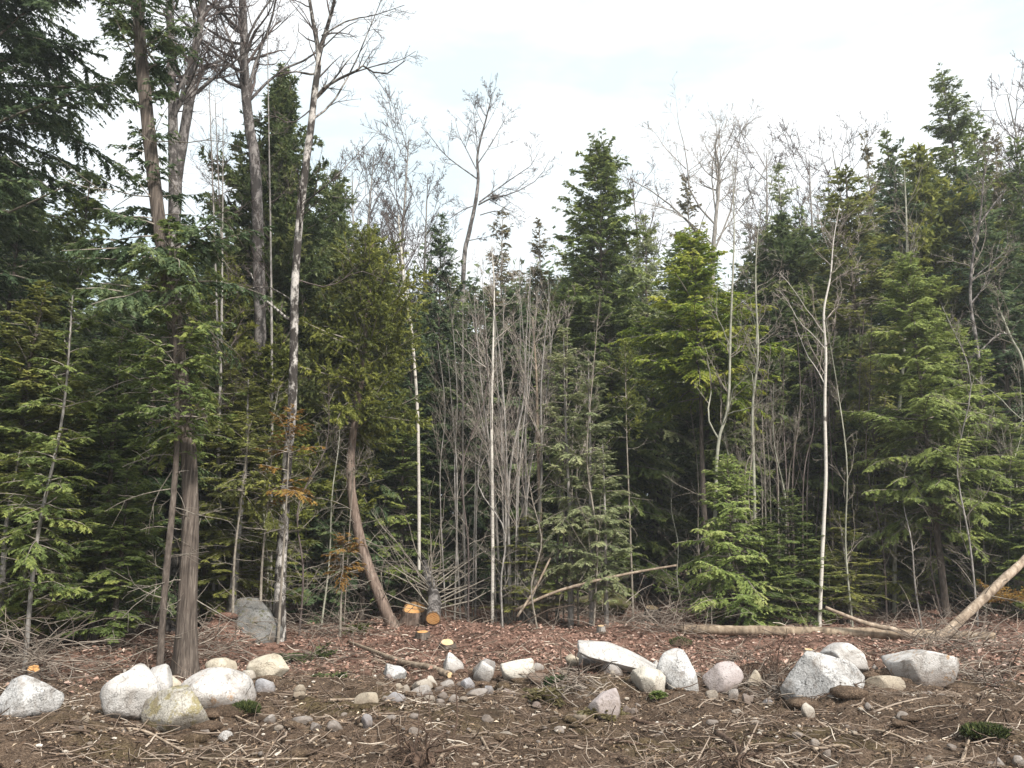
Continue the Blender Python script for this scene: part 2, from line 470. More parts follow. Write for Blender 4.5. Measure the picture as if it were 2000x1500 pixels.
# ------------------------------------------------------------------ the ground
def axis(lo, hi, st, far_lo, far_hi):
    a = list(np.arange(lo, hi, st))
    s, x = st, hi
    while x < far_hi: a.append(x); s *= 1.35; x += s
    a.append(far_hi)
    s, x, b = st, lo - st, []
    while x > far_lo: b.append(x); s *= 1.35; x -= s
    b.append(far_lo)
    return np.array(b[::-1] + a)
xs, ys = axis(-13, 13, .125, -700, 700), axis(4, 22, .11, -250, 1200)
X, Y = np.meshgrid(xs, ys)
Z = gh(X, Y)
rg = np.random.default_rng(8)
near = (np.abs(X) < 13) & (Y < 22) & (Y > 4)
Z = Z + near * rg.normal(0, .016, Z.shape)
g = Geo()
idx = np.arange(X.size).reshape(X.shape)
g.add(np.stack([X, Y, Z], -1).reshape(-1, 3), np.stack([idx[:-1, :-1], idx[:-1, 1:], idx[1:, 1:], idx[1:, :-1]], -1).reshape(-1, 4))
put('ground', g.mesh('ground', M['soil']), kind='structure')

# ------------------------------------------------------------------ tree builders (each returns a list of (part name, mesh, kind))
def trunk_geo(rng, pts, radii, n=26, sides=10, rough=.05, flute=0.0, flare=0.0):
    P = spline(pts, n)[None]
    r = np.interp(np.linspace(0, 1, n), np.linspace(0, 1, len(radii)), radii)
    hgt = P[0, :, 2] - P[0, 0, 2]
    a = np.arange(sides) * 2 * PI / sides
    mod = 1 + rng.normal(0, rough, (1, n, sides))
    if flute:
        ph = rng.uniform(0, 6.28); tw = hgt[:, None] * .25
        mod = mod + flute * (np.sin(a[None] * 4 + ph + tw) + .7 * np.sin(a[None] * 7 + 1.3 - tw))[None]
    if flare:
        fl = np.exp(-hgt / .28)[:, None]
        mod = mod + (flare * fl * (.75 + .6 * np.sin(a[None] * 4 + 1.1)))[None]
    return P, r[None], mod

def conifer(rng, H, R, mat, barkm, base=.12, nb=95, kind='hemlock', leaf=.075, lw=.024, tden=10, trunk=None, tr=None,
            dead=14, profile=None, droop=-.09, top=1.0, sides=8, sag=.0, fill=1.0, tw=1.0, nd=.30):
    if trunk is None:
        lean = rng.normal(0, .006 * H, (4, 2)); lean[0] = 0
        trunk = [(lean[q, 0], lean[q, 1], H * q / 3) for q in range(4)]
    if tr is None: tr = (H * .0085 + .015, .01)
    P, r, mod = trunk_geo(rng, trunk, tr, 22, sides, .04)
    g = Geo(); tubes(g, P, r, sides, mod)
    out = [('trunk', g.mesh('trunk', barkm), None)]
    t = np.sort(base + (top - base) * rng.uniform(0, 1, nb) ** .92)
    p, d = along(P, np.zeros(nb, int), np.minimum(t, .995))
    u = (1 - t) / (1 - base)                         # 0 top, 1 crown base
    if profile: rad = profile(u)
    elif kind == 'cedar': rad = np.minimum(1, 1.9 * u ** .75) * (1 - .35 * np.clip(u - .55, 0, 1) / .45)
    else: rad = u ** .62 * (1 - .25 * np.clip(u - .6, 0, 1) / .4)
    L = np.maximum(R * (rad + .05) * rng.uniform(.5, 1.22, nb), .12)
    az = np.arange(nb) * 2.39996 + rng.normal(0, .35, nb)
    el = np.radians((58 if kind == 'hemlock' else 62) * (1 - u) ** 1.5 + (4 if kind == 'hemlock' else 18) + rng.normal(0, 15, nb))
    D = np.stack([np.cos(az) * np.cos(el), np.sin(az) * np.cos(el), np.sin(el)], 1)
    B = grow(rng, p, D, L, 6, (droop if kind == 'hemlock' else droop * .3) * rng.uniform(.4, 1.7, nb), .09)
    RB = (.006 + .010 * L)[:, None] * np.linspace(1, .25, 6)
    gb = Geo(); tubes(gb, B, RB, 3, tint=.4)
    if dead:
        td = rng.uniform(.03, base + .3, dead); pd, _ = along(P, np.zeros(dead, int), td)
        az = rng.uniform(0, 6.28, dead); el = rng.normal(.0, .35, dead)
        Dd = np.stack([np.cos(az) * np.cos(el), np.sin(az) * np.cos(el), np.sin(el)], 1)
        Ld = np.minimum(R * rng.uniform(.3, 1.0, dead), 1.9)
        Q = grow(rng, pd, Dd, Ld, 6, rng.uniform(-.2, .14, dead), .14); QR = (.004 + .006 * Ld)[:, None] * np.linspace(1, .45, 6)
        tubes(gb, Q, QR, 3)
        K, KR, KL = kids(rng, Q, QR, Ld, 4, .2, .95, (.25, .6), 50, -.02, .15, 4, .7, .0035)
        tubes(gb, K, KR, 3)
    out.append(('branches', gb.mesh('branches', M['bark_dead']), 'stuff'))
    # flat sprays: twigs to both sides of each branch, needles to both sides of each twig
    nt = np.maximum((L * tden * 2 * fill).astype(int), 4)
    i = np.repeat(np.arange(nb), nt)
    tt = rng.uniform(.1 if kind == 'cedar' else .16, 1., len(i))
    q, dd = along(B, i, tt)
    bd = dd
    upv = np.array([0, 0, 1.])
    side = nrm(np.cross(dd, upv) + 1e-6) * rng.choice([-1, 1], len(i))[:, None]
    if kind == 'cedar':
        v = rng.normal(0, 1, dd.shape); side = nrm(v - (v * dd).sum(1, keepdims=True) * dd)
    TD = dd * rng.uniform(.5, 1., (len(i), 1)) + side * .75 + rng.normal(0, .12, dd.shape)
    TL = np.minimum((.10 + .38 * L[i] * (1.05 - tt)) * rng.uniform(.6, 1.2, len(i)), .62) * tw
    T = grow(rng, q, TD, TL, 4, -.19 - sag if kind == 'hemlock' else .02 - sag, .08)
    cl = rng.normal(0, .13, nb)[i] + rng.normal(0, .10, len(i)) + (tt - .5) * .22
    nl = np.maximum((TL / (leaf * nd) * 2).astype(int), 4)
    j = np.repeat(np.arange(len(i)), nl)
    s = rng.uniform(.05, 1., len(j))
    c, cd = along(T, j, s)
    sg = rng.choice([-1, 1], len(j))[:, None]
    if kind == 'hemlock':
        sd = nrm(np.cross(cd, upv) + 1e-6)
        LD = cd * .8 + sd * sg * .75 + rng.normal(0, .2, c.shape) + np.array([0, 0, -.2])
        N = np.array([0, 0, .75]) + nrm(bd[j] * np.array([1, 1, 0]) + 1e-6) * .5 + rng.normal(0, .36, c.shape)
        LL = leaf * rng.uniform(.6, 1.3, len(j)) * (1.15 - .5 * s); WW = lw * 1.1 * rng.uniform(.8, 1.3, len(j))
    else:
        LD = cd * .7 + rng.normal(0, .42, c.shape) + np.array([0, 0, -.28])
        N = rng.normal(0, 1, c.shape)
        LL = leaf * rng.uniform(.6, 1.35, len(j)); WW = lw * 1.1 * rng.uniform(.8, 1.4, len(j))
    gl = Geo(); needles(gl, c, LD, N, LL, WW, np.clip(.42 + cl[j] + rng.normal(0, .10, len(j)) + (s - .5) * .15, 0, 1))
    out.append(('crown', gl.mesh('crown', mat, False), 'stuff'))
    return out

def bare(rng, pts, radii, barkm, twigm, limbs=(), nl=8, t0=.35, lr=(.28, .5), ang=48, up=.09, lv=(7, 6, 4), rmin=.004,
         wig=.12, sides=8, ups=.07, n=24, flare=0., keep=8, rr=.45, lvang=(40, 42, 42), sublen=(.3, .62)):
    P, r, mod = trunk_geo(rng, pts, radii, n, sides, .05, flare=flare)
    g = Geo(); tubes(g, P, r, sides, mod)
    out = [('trunk', g.mesh('trunk', barkm), None)]
    TL = np.linalg.norm(np.diff(P[0], axis=0), axis=1).sum()
    Ls, Rs, Lens = [], [], []
    for lp, lrad in limbs:
        S = spline(lp, 8)[None]; Ls.append(S); Rs.append(np.linspace(lrad[0], lrad[1], 8)[None]); Lens.append(np.linalg.norm(np.diff(S[0], axis=0), axis=1).sum())
    if nl:
        K, KR, KL = kids(rng, P, r, [TL], nl, t0, .97, lr, ang, up, wig, 8, rr, rmin * 1.6)
        Ls.append(K); Rs.append(KR); Lens.extend(KL)
    A, AR, AL = np.concatenate(Ls), np.concatenate(Rs), np.array(Lens)
    order = np.argsort(-AR[:, 0] * AL)[:keep]
    for o in order:
        gg = Geo(); tubes(gg, A[o:o + 1], AR[o:o + 1], 6); out.append(('limb', gg.mesh('limb', barkm), None))
    gt = Geo()
    rest = np.setdiff1d(np.arange(len(A)), order)
    if len(rest): tubes(gt, A[rest], AR[rest], 4)
    cur = (A, AR, AL)
    for q, c in enumerate(lv):
        last = q == len(lv) - 1
        K = kids(rng, *cur, c, .15, 1., sublen, lvang[min(q, len(lvang) - 1)], ups, wig, 4 if last else 5, .6, rmin)
        tubes(gt, K[0], K[1], 3); cur = K
    # short shoots at the top of the trunk
    K = kids(rng, P, r, [TL], 10, .72, 1., (.05, .14), 42, up, wig, 4, .4, rmin); tubes(gt, K[0], K[1], 3)
    out.append(('twigs', gt.mesh('twigs', twigm), 'stuff'))
    return out

def assemble(parts, name, loc, label, cat, group=None, rz=0., sc=(1, 1, 1), crown=None):
    r = empty(name, loc, label, cat, group, rz); r.scale = sc
    for nm, me, kd in parts:
        o = put(nm, me, r, kind=kd)
        if crown is not None and nm == 'crown': o.material_slots[0].link = 'OBJECT'; o.material_slots[0].material = crown
    return r

def base_of(px, Y, py=1200):
    p = at(px, py, Y); return np.array([p[0], Y, float(gh(p[0], Y)) - .04])

def trace(pix, Y, b=None, dy=None):      # photo polyline at a distance -> local points from the base b
    pts = []
    for q, (px, py) in enumerate(pix):
        pts.append(at(px, py, Y + (dy[q] if dy is not None else 0)))
    pts = np.array(pts)
    if b is None:
        b = pts[0].copy(); b[2] = float(gh(b[0], b[1])) - .05
    pts[0, 2] = min(pts[0, 2], b[2])
    return pts - b, b

# ------------------------------------------------------------------ conifers: shared variants for the crowded ranks, own meshes for the ones that stand out
VAR = {}
def variant(key):
    kind, mat, no = key
    key = (kind, no)
    if key in VAR: return VAR[key]
    rng = np.random.default_rng(abs(hash((kind, no))) % 1000 if False else 100 + no * 17 + len(kind))
    if kind == 'hemlock':
        parts = conifer(rng, 10, 1.9, M[mat], M['bark_brown'], base=.07 + .05 * (no % 2), nb=150, leaf=.125, lw=.047, tden=10, nd=.38, dead=10)
    elif kind == 'sparse':
        parts = conifer(rng, 10, 1.7, M[mat], M['bark_grey'], base=.14, nb=110, leaf=.11, lw=.034, tden=8.5, dead=26, fill=.9)
    else:
        parts = conifer(rng, 10, 1.5, M[mat], M['bark_cedar'], base=.10, nb=170, kind='cedar', leaf=.12, lw=.054, tden=9, nd=.38, dead=44)
    VAR[key] = parts
    return parts

rv = np.random.default_rng(77)
def plant(kind, mat, no, px, top, Y, hw, label, group=None, name=None):
    b = base_of(px, Y, top + 40 if top < 520 else (top + 1200) / 2)
    H = at(px, top, Y)[2] - b[2]
    wR = hw * ppm(np.array([b[0], Y, H * .4]))
    R0 = {'hemlock': 1.9, 'sparse': 1.7, 'cedar': 1.5}[kind]
    nm = name or ('cedar_tree' if kind == 'cedar' or 'cedar' in label else 'hemlock_tree')
    return assemble(variant((kind, mat, no)), nm, b, label, 'tree', group, rv.uniform(0, 6.28), (wR / R0, wR / R0, H / 10), M[mat])

C = [   # kind, needles, variant, px, top py, distance, half width px, label
 ('hemlock', 'hemlock', 0, 165, 330, 15.5, 150, 'mid green hemlock left of the big stringy-barked trunk, its tip just under the sky gap'),
 ('hemlock', 'hemlock_olive', 1, 40, 560, 12.8, 190, 'olive hemlock filling the left edge of the picture at mid height'),
 ('hemlock', 'hemlock_dark', 2, 320, 500, 14.5, 150, 'dark green hemlock whose crown wraps the middle of the stringy-barked trunk'),
 ('hemlock', 'hemlock', 1, 215, 640, 13.2, 140, 'shaggy lower hemlock between the sapling and the stringy-barked trunk'),
 ('cedar', 'cedar', 0, 445, 500, 17, 120, 'olive cedar full of dead twigs left of the tall leaning mottled tree'),
 ('sparse', 'hemlock_olive', 0, 470, 740, 15.2, 150, 'thin olive hemlock with dead lower branches behind the mottled tree'),
 ('cedar', 'cedar_dark', 1, 655, 340, 20.5, 105, 'dark cedar right of the pointed dark cedar and lower than it'),
 ('hemlock', 'hemlock_dark', 0, 735, 440, 20, 95, 'dark green hemlock left of the thin white birch top'),
 ('cedar', 'cedar', 2, 620, 560, 19, 120, 'yellow olive cedar between the mottled tree and the curved trunk'),
 ('hemlock', 'hemlock_dark', 1, 858, 425, 23, 85, 'small dark hemlock top right of the thin white birch'),
 ('hemlock', 'hemlock_dark', 2, 800, 600, 22, 110, 'dark hemlock behind the yellow olive crown of the curved trunk'),
 ('sparse', 'cedar_brown', 0, 985, 415, 28, 75, 'brownish thin cedar top beside the lone bare crown in the middle'),
 ('sparse', 'cedar_brown', 1, 1056, 435, 27, 70, 'narrow brown cedar top left of the tall green pointed hemlock'),
 ('hemlock', 'hemlock_pale', 1, 1262, 430, 26, 95, 'greyish green hemlock right of the tall pointed one in the middle'),
 ('sparse', 'cedar_brown', 1, 1342, 345, 33, 75, 'see-through brown conifer top standing within the broad bare crown'),
 ('hemlock', 'hemlock', 2, 1440, 570, 22, 100, 'mid green hemlock behind the two slim aspens'),
 ('sparse', 'hemlock_pale', 1, 1520, 325, 31, 80, 'greyish conifer top right of the two slim aspens'),
 ('hemlock', 'hemlock', 0, 1568, 405, 30, 80, 'green hemlock top between the greyish conifer and the olive one'),
 ('hemlock', 'hemlock_olive', 0, 1655, 325, 23, 150, 'rounded olive hemlock behind the crown of the white birch'),
 ('sparse', 'cedar_brown', 0, 1690, 262, 33, 55, 'thin brownish conifer tip peeping above the rounded olive hemlock'),
 ('hemlock', 'hemlock', 1, 1735, 268, 29, 95, 'green hemlock top left of the tallest pointed one at right'),
 ('cedar', 'cedar', 1, 1795, 290, 25, 115, 'olive brown cedar in front of the tallest pointed hemlock'),
 ('hemlock', 'hemlock', 2, 1902, 225, 29, 110, 'hemlock top right of and lower than the tallest pointed one'),
 ('sparse', 'cedar_brown', 2, 1942, 275, 27, 80, 'brownish tip at right between two green hemlock tops'),
 ('hemlock', 'hemlock', 0, 1995, 275, 24, 120, 'green hemlock top at the right edge of the picture'),
 ('hemlock', 'hemlock_dark', 1, 1925, 420, 22, 140, 'dark hemlock behind the forked grey stem at right'),
 ('hemlock', 'hemlock_olive', 2, 1715, 700, 21, 105, 'shady olive hemlock just right of the white birch'),
 ('sparse', 'hemlock', 2, 1960, 800, 19.5, 140, 'loose green hemlock behind the leaning log at right'),
 ('sparse', 'hemlock_pale', 0, 1150, 690, 18.0, 95, 'pale green sparse hemlock sapling at the edge of the dark hollow'),
 ('hemlock', 'hemlock', 0, 1545, 955, 18, 85, 'young green hemlock between the bright bushy one and the white birch'),
 ('sparse', 'hemlock_olive', 1, 1650, 1000, 18.6, 90, 'dim olive young hemlock right of the white birch foot'),
 ('sparse', 'hemlock_olive', 2, 1035, 1010, 18.6, 110, 'low olive hemlock at the foot of the grey stem clump'),
 ('hemlock', 'hemlock', 2, 1110, 560, 23, 130, 'green hemlock in shade below the tall pointed one'),
 ('hemlock', 'hemlock', 1, 240, 900, 12.4, 115, 'low shaggy hemlock at the left of the stringy-barked trunk foot'),
 ('sparse', 'hemlock_olive', 0, 20, 880, 11.8, 130, 'low olive hemlock at the left picture edge above the boulders'),
 ('hemlock', 'hemlock', 1, -25, 690, 12.2, 170, 'dense green hemlock cut off by the left edge of the picture'),
 ('hemlock', 'hemlock_olive', 0, 130, 760, 13.4, 140, 'bushy olive hemlock behind the slim whorled sapling at left'),
 ('hemlock', 'hemlock_dark', 1, 255, 520, 15.0, 140, 'dark bushy hemlock just left of the slim leaning stem'),
 ('hemlock', 'hemlock_dark', 0, 40, 330, 15.8, 170, 'tall dark hemlock at left filling the gap below the sky hole'),
 ('hemlock', 'hemlock_olive', 2, 415, 690, 16.0, 130, 'olive hemlock behind and right of the big stringy-barked trunk'),
 ('cedar', 'cedar', 0, 525, 640, 16.8, 110, 'olive cedar directly behind the mottled leaning trunk'),
 ('hemlock', 'hemlock_dark', 2, 610, 830, 18.6, 110, 'shaded hemlock left of the curved bare trunk'),
 ('hemlock', 'hemlock', 0, 790, 760, 20.3, 110, 'green hemlock behind the fan of bare branches of the felled stem'),
 ('hemlock', 'hemlock_dark', 1, 900, 640, 22.0, 100, 'dark hemlock behind the white birch of the grey stem clump'),
 ('hemlock', 'hemlock_dark', 0, 1010, 560, 23.0, 120, 'dark hemlock directly behind the big fanning clump'),
 ('hemlock', 'hemlock_light', 1, 1900, 640, 20.6, 140, 'light green full hemlock between the pale young one and the right edge'),
 ('hemlock', 'hemlock', 2, 1590, 560, 22.4, 120, 'green hemlock behind the purplish clump left of the white birch'),
 ('hemlock', 'hemlock', 0, 1490, 1010, 17.6, 90, 'low green hemlock merging with the bright bushy one on its right side'),
 ('hemlock', 'hemlock_olive', 1, 1610, 1060, 18.3, 80, 'small olive hemlock just behind the foot of the white birch'),
 ('hemlock', 'hemlock_light', 2, 2010, 900, 18.6, 120, 'light green hemlock cut off by the right edge above the leaning log'),
 ('sparse', 'hemlock_pale', 2, 1110, 640, 18.3, 95, 'pale green loose hemlock at the right side of the grey stem clump'),
 ('sparse', 'hemlock_pale', 1, 1180, 860, 17.7, 75, 'small pale layered hemlock at the very edge of the dark hollow'),
]
for kind, mat, no, px, top, Yd, hw, lab in C: plant(kind, mat, no, px, top, Yd, hw * (1.4 if Yd > 22.5 else 1.1), lab)

# ranks deeper in the wood
SIL = np.array([(-400, -100), (-50, 100), (130, 450), (250, 460), (500, 440), (600, 400), (690, 450), (760, 490), (900, 490), (1000, 480), (1100, 450), (1180, 420), (1250, 470), (1450, 490), (1520, 420), (1640, 370), (1740, 320), (1845, 280), (1950, 310), (2400, 300)])
rf = np.random.default_rng(31)
for q in range(92):
    Yd = 22 + 26 * (q / 92) + rf.uniform(-1, 1)
    px = -250 + 2500 * ((q * .618034) % 1)
    top = np.interp(px, SIL[:, 0], SIL[:, 1]) + rf.uniform(5, 110)
    if 1170 < px < 1345 and Yd < 31: continue
    kind, mat = [('hemlock', 'hemlock_dark'), ('hemlock', 'hemlock'), ('cedar', 'cedar_dark'), ('hemlock', 'hemlock_dark')][q % 4]
    if Yd > 33: kind, mat = 'hemlock', 'hemlock_dark'
    plant(kind, mat, q % 3, px, top, Yd, rf.uniform(125, 190), 'dark conifer crowded in the wood behind the trees of the edge', 'conifers deeper in the wood', 'conifer_tree')

rng = np.random.default_rng(55)
n = 36000
x = rng.uniform(-75, 75, n); y = rng.uniform(50, 66, n); px_ = 1000 + F * x / (y * 1.02)
zt = np.array([at(1000, v, 58)[2] for v in (300, 400, 500, 600)])
ztop = np.interp(np.interp(px_, SIL[:, 0], SIL[:, 1]), (300, 400, 500, 600), zt) - 1.2 - 2.5 * np.abs(np.sin(x * .9 + np.sin(x * 2.3)))
z = rng.uniform(0, 1, n) ** .9 * ztop
g = Geo(); leaves(g, np.stack([x, y, z], 1), np.stack([rng.normal(0, 1, n), rng.normal(0, 1, n), rng.normal(-.2, .4, n)], 1), rng.normal(0, 1, (n, 3)), rng.uniform(.3, .7, n), rng.uniform(.15, .35, n), np.clip(rng.normal(.4, .2, n), 0, 1))
put('distant_woods', g.mesh('distant_woods', M['hemlock_dark'], False), kind='stuff')

def hero(px, top, Yd, hw, label, name, seed, **kw):
    b = base_of(px, Yd, max(top, -40) + 40 if top < 490 else (top + 1200) / 2); H = at(px, top, Yd)[2] - b[2]
    R = hw * ppm(np.array([b[0], Yd, H * .4]))
    return assemble(conifer(np.random.default_rng(seed), H, R, **kw), name, b, label, 'tree')

hero(-70, -420, 13.4, 330, 'very tall dark hemlock rising out of the picture at top left', 'hemlock_tree', 1, mat=M['hemlock_dark'], barkm=M['stick_dark'], base=.2, tr=(.16, .05), nb=190, leaf=.10, lw=.032, tden=11, dead=10, profile=lambda u: .75 + .35 * np.sin(u * 3.1), sag=.05)
hero(102, 575, 10.9, 120, 'slim hemlock sapling with open whorled branches at left behind the boulders', 'hemlock_sapling', 2, mat=M['hemlock'], barkm=M['bark_grey'], base=.16, nb=84, leaf=.07, lw=.022, tden=11, dead=22, tr=(.034, .010))
hero(562, 138, 18.5, 165, 'pointed dense dark cedar behind the mottled tree, topmost of its clump', 'cedar_tree', 3, mat=M['cedar_dark'], barkm=M['bark_cedar'], kind='cedar', base=.2, nb=250, leaf=.11, lw=.050, nd=.38, tden=11, dead=30)
hero(1178, 292, 24, 200, 'tall pointed green hemlock right of the grey stem clump', 'hemlock_tree', 4, mat=M['hemlock'], barkm=M['bark_brown'], base=.1, nb=240, leaf=.12, lw=.044, tden=9, dead=10, profile=lambda u: .09 + .91 * u ** .55 * (1 - .2 * u))
hero(1352, 482, 20.5, 150, 'broad hemlock with bright yellow green tips above the dark hollow', 'hemlock_tree', 5, mat=M['hemlock_yellow'], barkm=M['bark_brown'], base=.56, nb=150, leaf=.10, lw=.038, tden=10, dead=10, profile=lambda u: np.minimum(1, .25 + 1.3 * u))
hero(1845, 132, 27, 165, 'tallest pointed hemlock at right standing clear against the sky', 'hemlock_tree', 6, mat=M['hemlock'], barkm=M['bark_brown'], base=.2, nb=220, leaf=.13, lw=.045, tden=8, dead=10)
hero(1808, 498, 19.0, 185, 'pale green young hemlock with visible trunk right of the white birch', 'hemlock_tree', 7, mat=M['hemlock_light'], barkm=M['bark_brown'], base=.20, nb=230, leaf=.085, lw=.03, tden=11, dead=20)
hero(1432, 900, 17.5, 138, 'bushy bright green young hemlock in front of the two slim aspens', 'hemlock_sapling', 8, mat=M['hemlock_bright'], barkm=M['bark_brown'], base=.05, nb=150, leaf=.07, lw=.020, tden=12, dead=12, fill=.95, tr=(.04, .01), profile=lambda u: .1 + .9 * u ** .8)

# the big stringy-barked cedar with its traced stem
pl, b = trace([(362, 1312), (366, 1180), (372, 1000), (366, 850), (350, 700), (330, 560), (316, 470), (302, 360), (285, 200), (272, 60), (262, -160), (255, -420)], 11.4)
rng = np.random.default_rng(9)
g = Geo(); P, r, mod = trunk_geo(rng, pl, (.165, .135, .115, .108, .104, .10, .098, .10, .095, .09, .075, .045), 60, 22, .015, .05, .38)
tubes(g, P, r, 22, mod)
root = empty('cedar_tree', b, 'big old tree with stringy bark and flared base behind the left boulders', 'tree')
put('trunk', g.mesh('trunk', M['bark_cedar']), root)
parts = conifer(rng, 10, 1.7, M['hemlock_dark'], M['bark_cedar'], base=.40, nb=120, kind='hemlock', leaf=.085, lw=.028, tden=9, trunk=pl, tr=(.1, .05), dead=30, profile=lambda u: .62 + .38 * np.sin(u * 9), droop=-.05, sag=.12)
for nm, me, kd in parts[1:]: put(nm, me, root, kind=kd)

# slim leaning stem beside it
pl, b = trace([(312, 1312), (322, 1150), (338, 980), (346, 840), (342, 700), (335, 560), (330, 440)], 11.0)
assemble(conifer(np.random.default_rng(10), 8, 1.15, M['hemlock'], M['bark_brown'], base=.42, nb=90, leaf=.08, lw=.028, tden=10, trunk=pl, tr=(.05, .04, .012), dead=30, fill=.8),
         'hemlock_tree', b, 'slim dark stem leaning against the left side of the big stringy-barked trunk', 'tree')

# curved cedar
pl, b = trace([(772, 1216), (740, 1160), (710, 1080), (690, 990), (684, 910), (692, 830), (705, 740), (715, 640), (722, 560), (726, 470)], 18.2)
assemble(conifer(np.random.default_rng(11), 9, 1.7, M['cedar'], M['bark_curved'], base=.54, nb=105, kind='cedar', leaf=.085, lw=.034, tden=10, fill=.7, trunk=pl, tr=(.14, .125, .105, .09, .07, .03), dead=80, sides=12, sag=.1, profile=lambda u: np.minimum(1., .3 + 1.6 * u)),
         'cedar_tree', b, 'cedar with a bare trunk curved like a bow and a yellow olive crown', 'tree')

# ------------------------------------------------------------------ bare trees
def bare_tree(pix, Yd, rad, label, seed, barkm, twigm, name='bare_tree', limbpix=(), cat='tree', group=None, **kw):
    pl, b = trace(pix, Yd)
    rad = tuple(v * (.72 if Yd < 25 else .5) for v in rad)
    limbs = []
    for lp, lr_ in limbpix:
        rr_ = np.random.default_rng(seed + len(limbs)); dz = np.cumsum(rr_.normal(0, .15, len(lp))); dz -= dz[0]
        limbs.append((np.array([at(x, y, Yd + dz[q]) for q, (x, y) in enumerate(lp)]) - b, tuple(v * (.8 if Yd < 25 else .5) for v in lr_)))
    return assemble(bare(np.random.default_rng(seed), pl, rad, barkm, twigm, limbs=limbs, **kw), name, b, label, cat, group)

bare_tree([(545, 1262), (548, 1130), (558, 950), (570, 800), (574, 680), (576, 560), (586, 420), (603, 280), (616, 170), (622, 105), (606, 10), (590, -120)], 14.3, (.16, .135, .12, .115, .105, .10, .09, .06, .03),
          'tall leaning tree with white and dark mottled bark forking near the top edge', 21, M['bark_mottled'], M['bark_twig'], flare=.12,
          limbpix=[([(622, 105), (640, 50), (655, -10), (668, -110)], (.062, .03)), ([(618, 190), (640, 165), (690, 142), (712, 128), (745, 148), (792, 118)], (.045, .012)),
                   ([(612, 232), (650, 200), (690, 130), (720, 60), (745, 0)], (.03, .01)), ([(690, 142), (735, 128), (780, 118), (812, 100)], (.022, .008)),
                   ([(628, 70), (680, 40), (730, 30), (790, 10)], (.024, .008)), ([(590, 400), (640, 360), (690, 310), (740, 255)], (.022, .006)),
                   ([(575, 590), (520, 560), (450, 575), (400, 600)], (.02, .006)), ([(577, 545), (640, 560), (700, 530), (745, 545)], (.02, .006)), ([(612, 210), (570, 240), (530, 225), (490, 240)], (.022, .007))],
          nl=7, t0=.38, lr=(.08, .16), lv=(7, 5, 3), rmin=.0042, up=.02, ups=.03, keep=10, n=44, sides=12, sublen=(.22, .5))
bare_tree([(340, 1230), (338, 900), (340, 430), (338, 250), (334, 100), (330, -60), (326, -200)], 15.5, (.20, .18, .15, .13, .11, .07),
          'straight mottled bare trunk just right of the stringy-barked one', 22, M['bark_mottled_grey'], M['bark_twig'], nl=24, t0=.5, lr=(.10, .22), lv=(6, 5, 3), rmin=.004, up=.01, n=30, sides=10, wig=.16)
bare_tree([(352, 1228), (345, 800), (342, 420), (350, 320), (368, 210), (378, 120), (392, 40), (408, -60), (420, -180)], 15.9, (.19, .18, .165, .15, .13, .11, .07),
          'bare trunk bending right beside the straight mottled one', 23, M['bark_mottled_grey'], M['bark_twig'], nl=24, t0=.48, lr=(.12, .24), lv=(6, 5, 3), rmin=.0045, up=.02, n=30, sides=10, wig=.16,
          limbpix=[([(372, 190), (420, 150), (470, 110), (520, 60)], (.05, .015)), ([(365, 235), (400, 130), (430, 135)], (.05, .02))])
bare_tree([(505, 1220), (508, 700), (500, 350), (488, 250), (478, 160), (476, 60), (470, -60), (462, -160)], 17.0, (.20, .19, .17, .15, .12, .07),
          'forked grey bare tree rising behind the mottled leaning one', 24, M['bark_mottled_grey'], M['bark_twig'], nl=22, t0=.5, lr=(.10, .22), lv=(6, 5, 3), rmin=.005, up=.03, n=30, sides=10, wig=.15,
          limbpix=[([(482, 195), (500, 120), (530, 40), (545, -40)], (.06, .02)), ([(484, 200), (545, 140), (610, 110), (665, 60), (700, 40)], (.045, .01)), ([(478, 150), (455, 90), (430, 30), (415, -40)], (.05, .02))])
for q, (x0, x1, y1, yd) in enumerate([(432, 408, 150, 16), (448, 420, 190, 17), (528, 522, 60, 16.5), (415, 436, 230, 15.8)]):
    bare_tree([(x0, 1225), ((x0 + x1) / 2 + 6, 700), (x1, y1)], yd, (.05, .04, .012), ['thin dark bare stem, leftmost of the four between the grey trunks', 'thin bare stem between the bent bare trunk and the forked grey tree',
              'thin straight bare stem crossing in front of the dark pointed cedar', 'thin crooked bare stem left of the forked grey tree'][q], 30 + q, M['bark_grey'], M['bark_twig'],
              nl=26, t0=.3, lr=(.06, .14), lv=(5, 3), rmin=.0045, up=.02, keep=0, wig=.17)
# middle: lone crown against the sky
bare_tree([(890, 1180), (898, 800), (906, 520), (915, 460), (928, 400), (934, 350), (933, 300), (950, 230), (962, 180)], 31, (.22, .2, .19, .16, .12, .08, .03),
          'bare tree with a wide open crown standing alone against the middle of the sky', 41, M['bark_mottled_grey'], M['bark_twig'], n=36, sides=8, rmin=.0075, nl=6, t0=.84, lr=(.08, .14), lv=(9, 7, 4), up=.05, ups=.03, keep=12, sublen=(.22, .48), wig=.10,
          limbpix=[([(933, 350), (912, 335), (880, 312), (858, 290), (840, 265), (822, 248)], (.07, .015)), ([(934, 400), (965, 385), (1000, 378), (1050, 350), (1075, 310)], (.08, .015)),
                   ([(936, 395), (970, 370), (1005, 345), (1040, 320), (1060, 275)], (.07, .012)), ([(933, 320), (960, 280), (985, 235), (1000, 210)], (.05, .012)),
                   ([(930, 400), (900, 412), (870, 430), (850, 405)], (.05, .012)), ([(930, 330), (910, 290), (895, 260), (888, 225)], (.05, .012)), ([(934, 310), (930, 260), (925, 220), (930, 195)], (.045, .01)),
                   ([(938, 420), (970, 412), (1000, 420), (1020, 440)], (.05, .012)), ([(915, 470), (940, 465), (960, 462)], (.05, .012))])
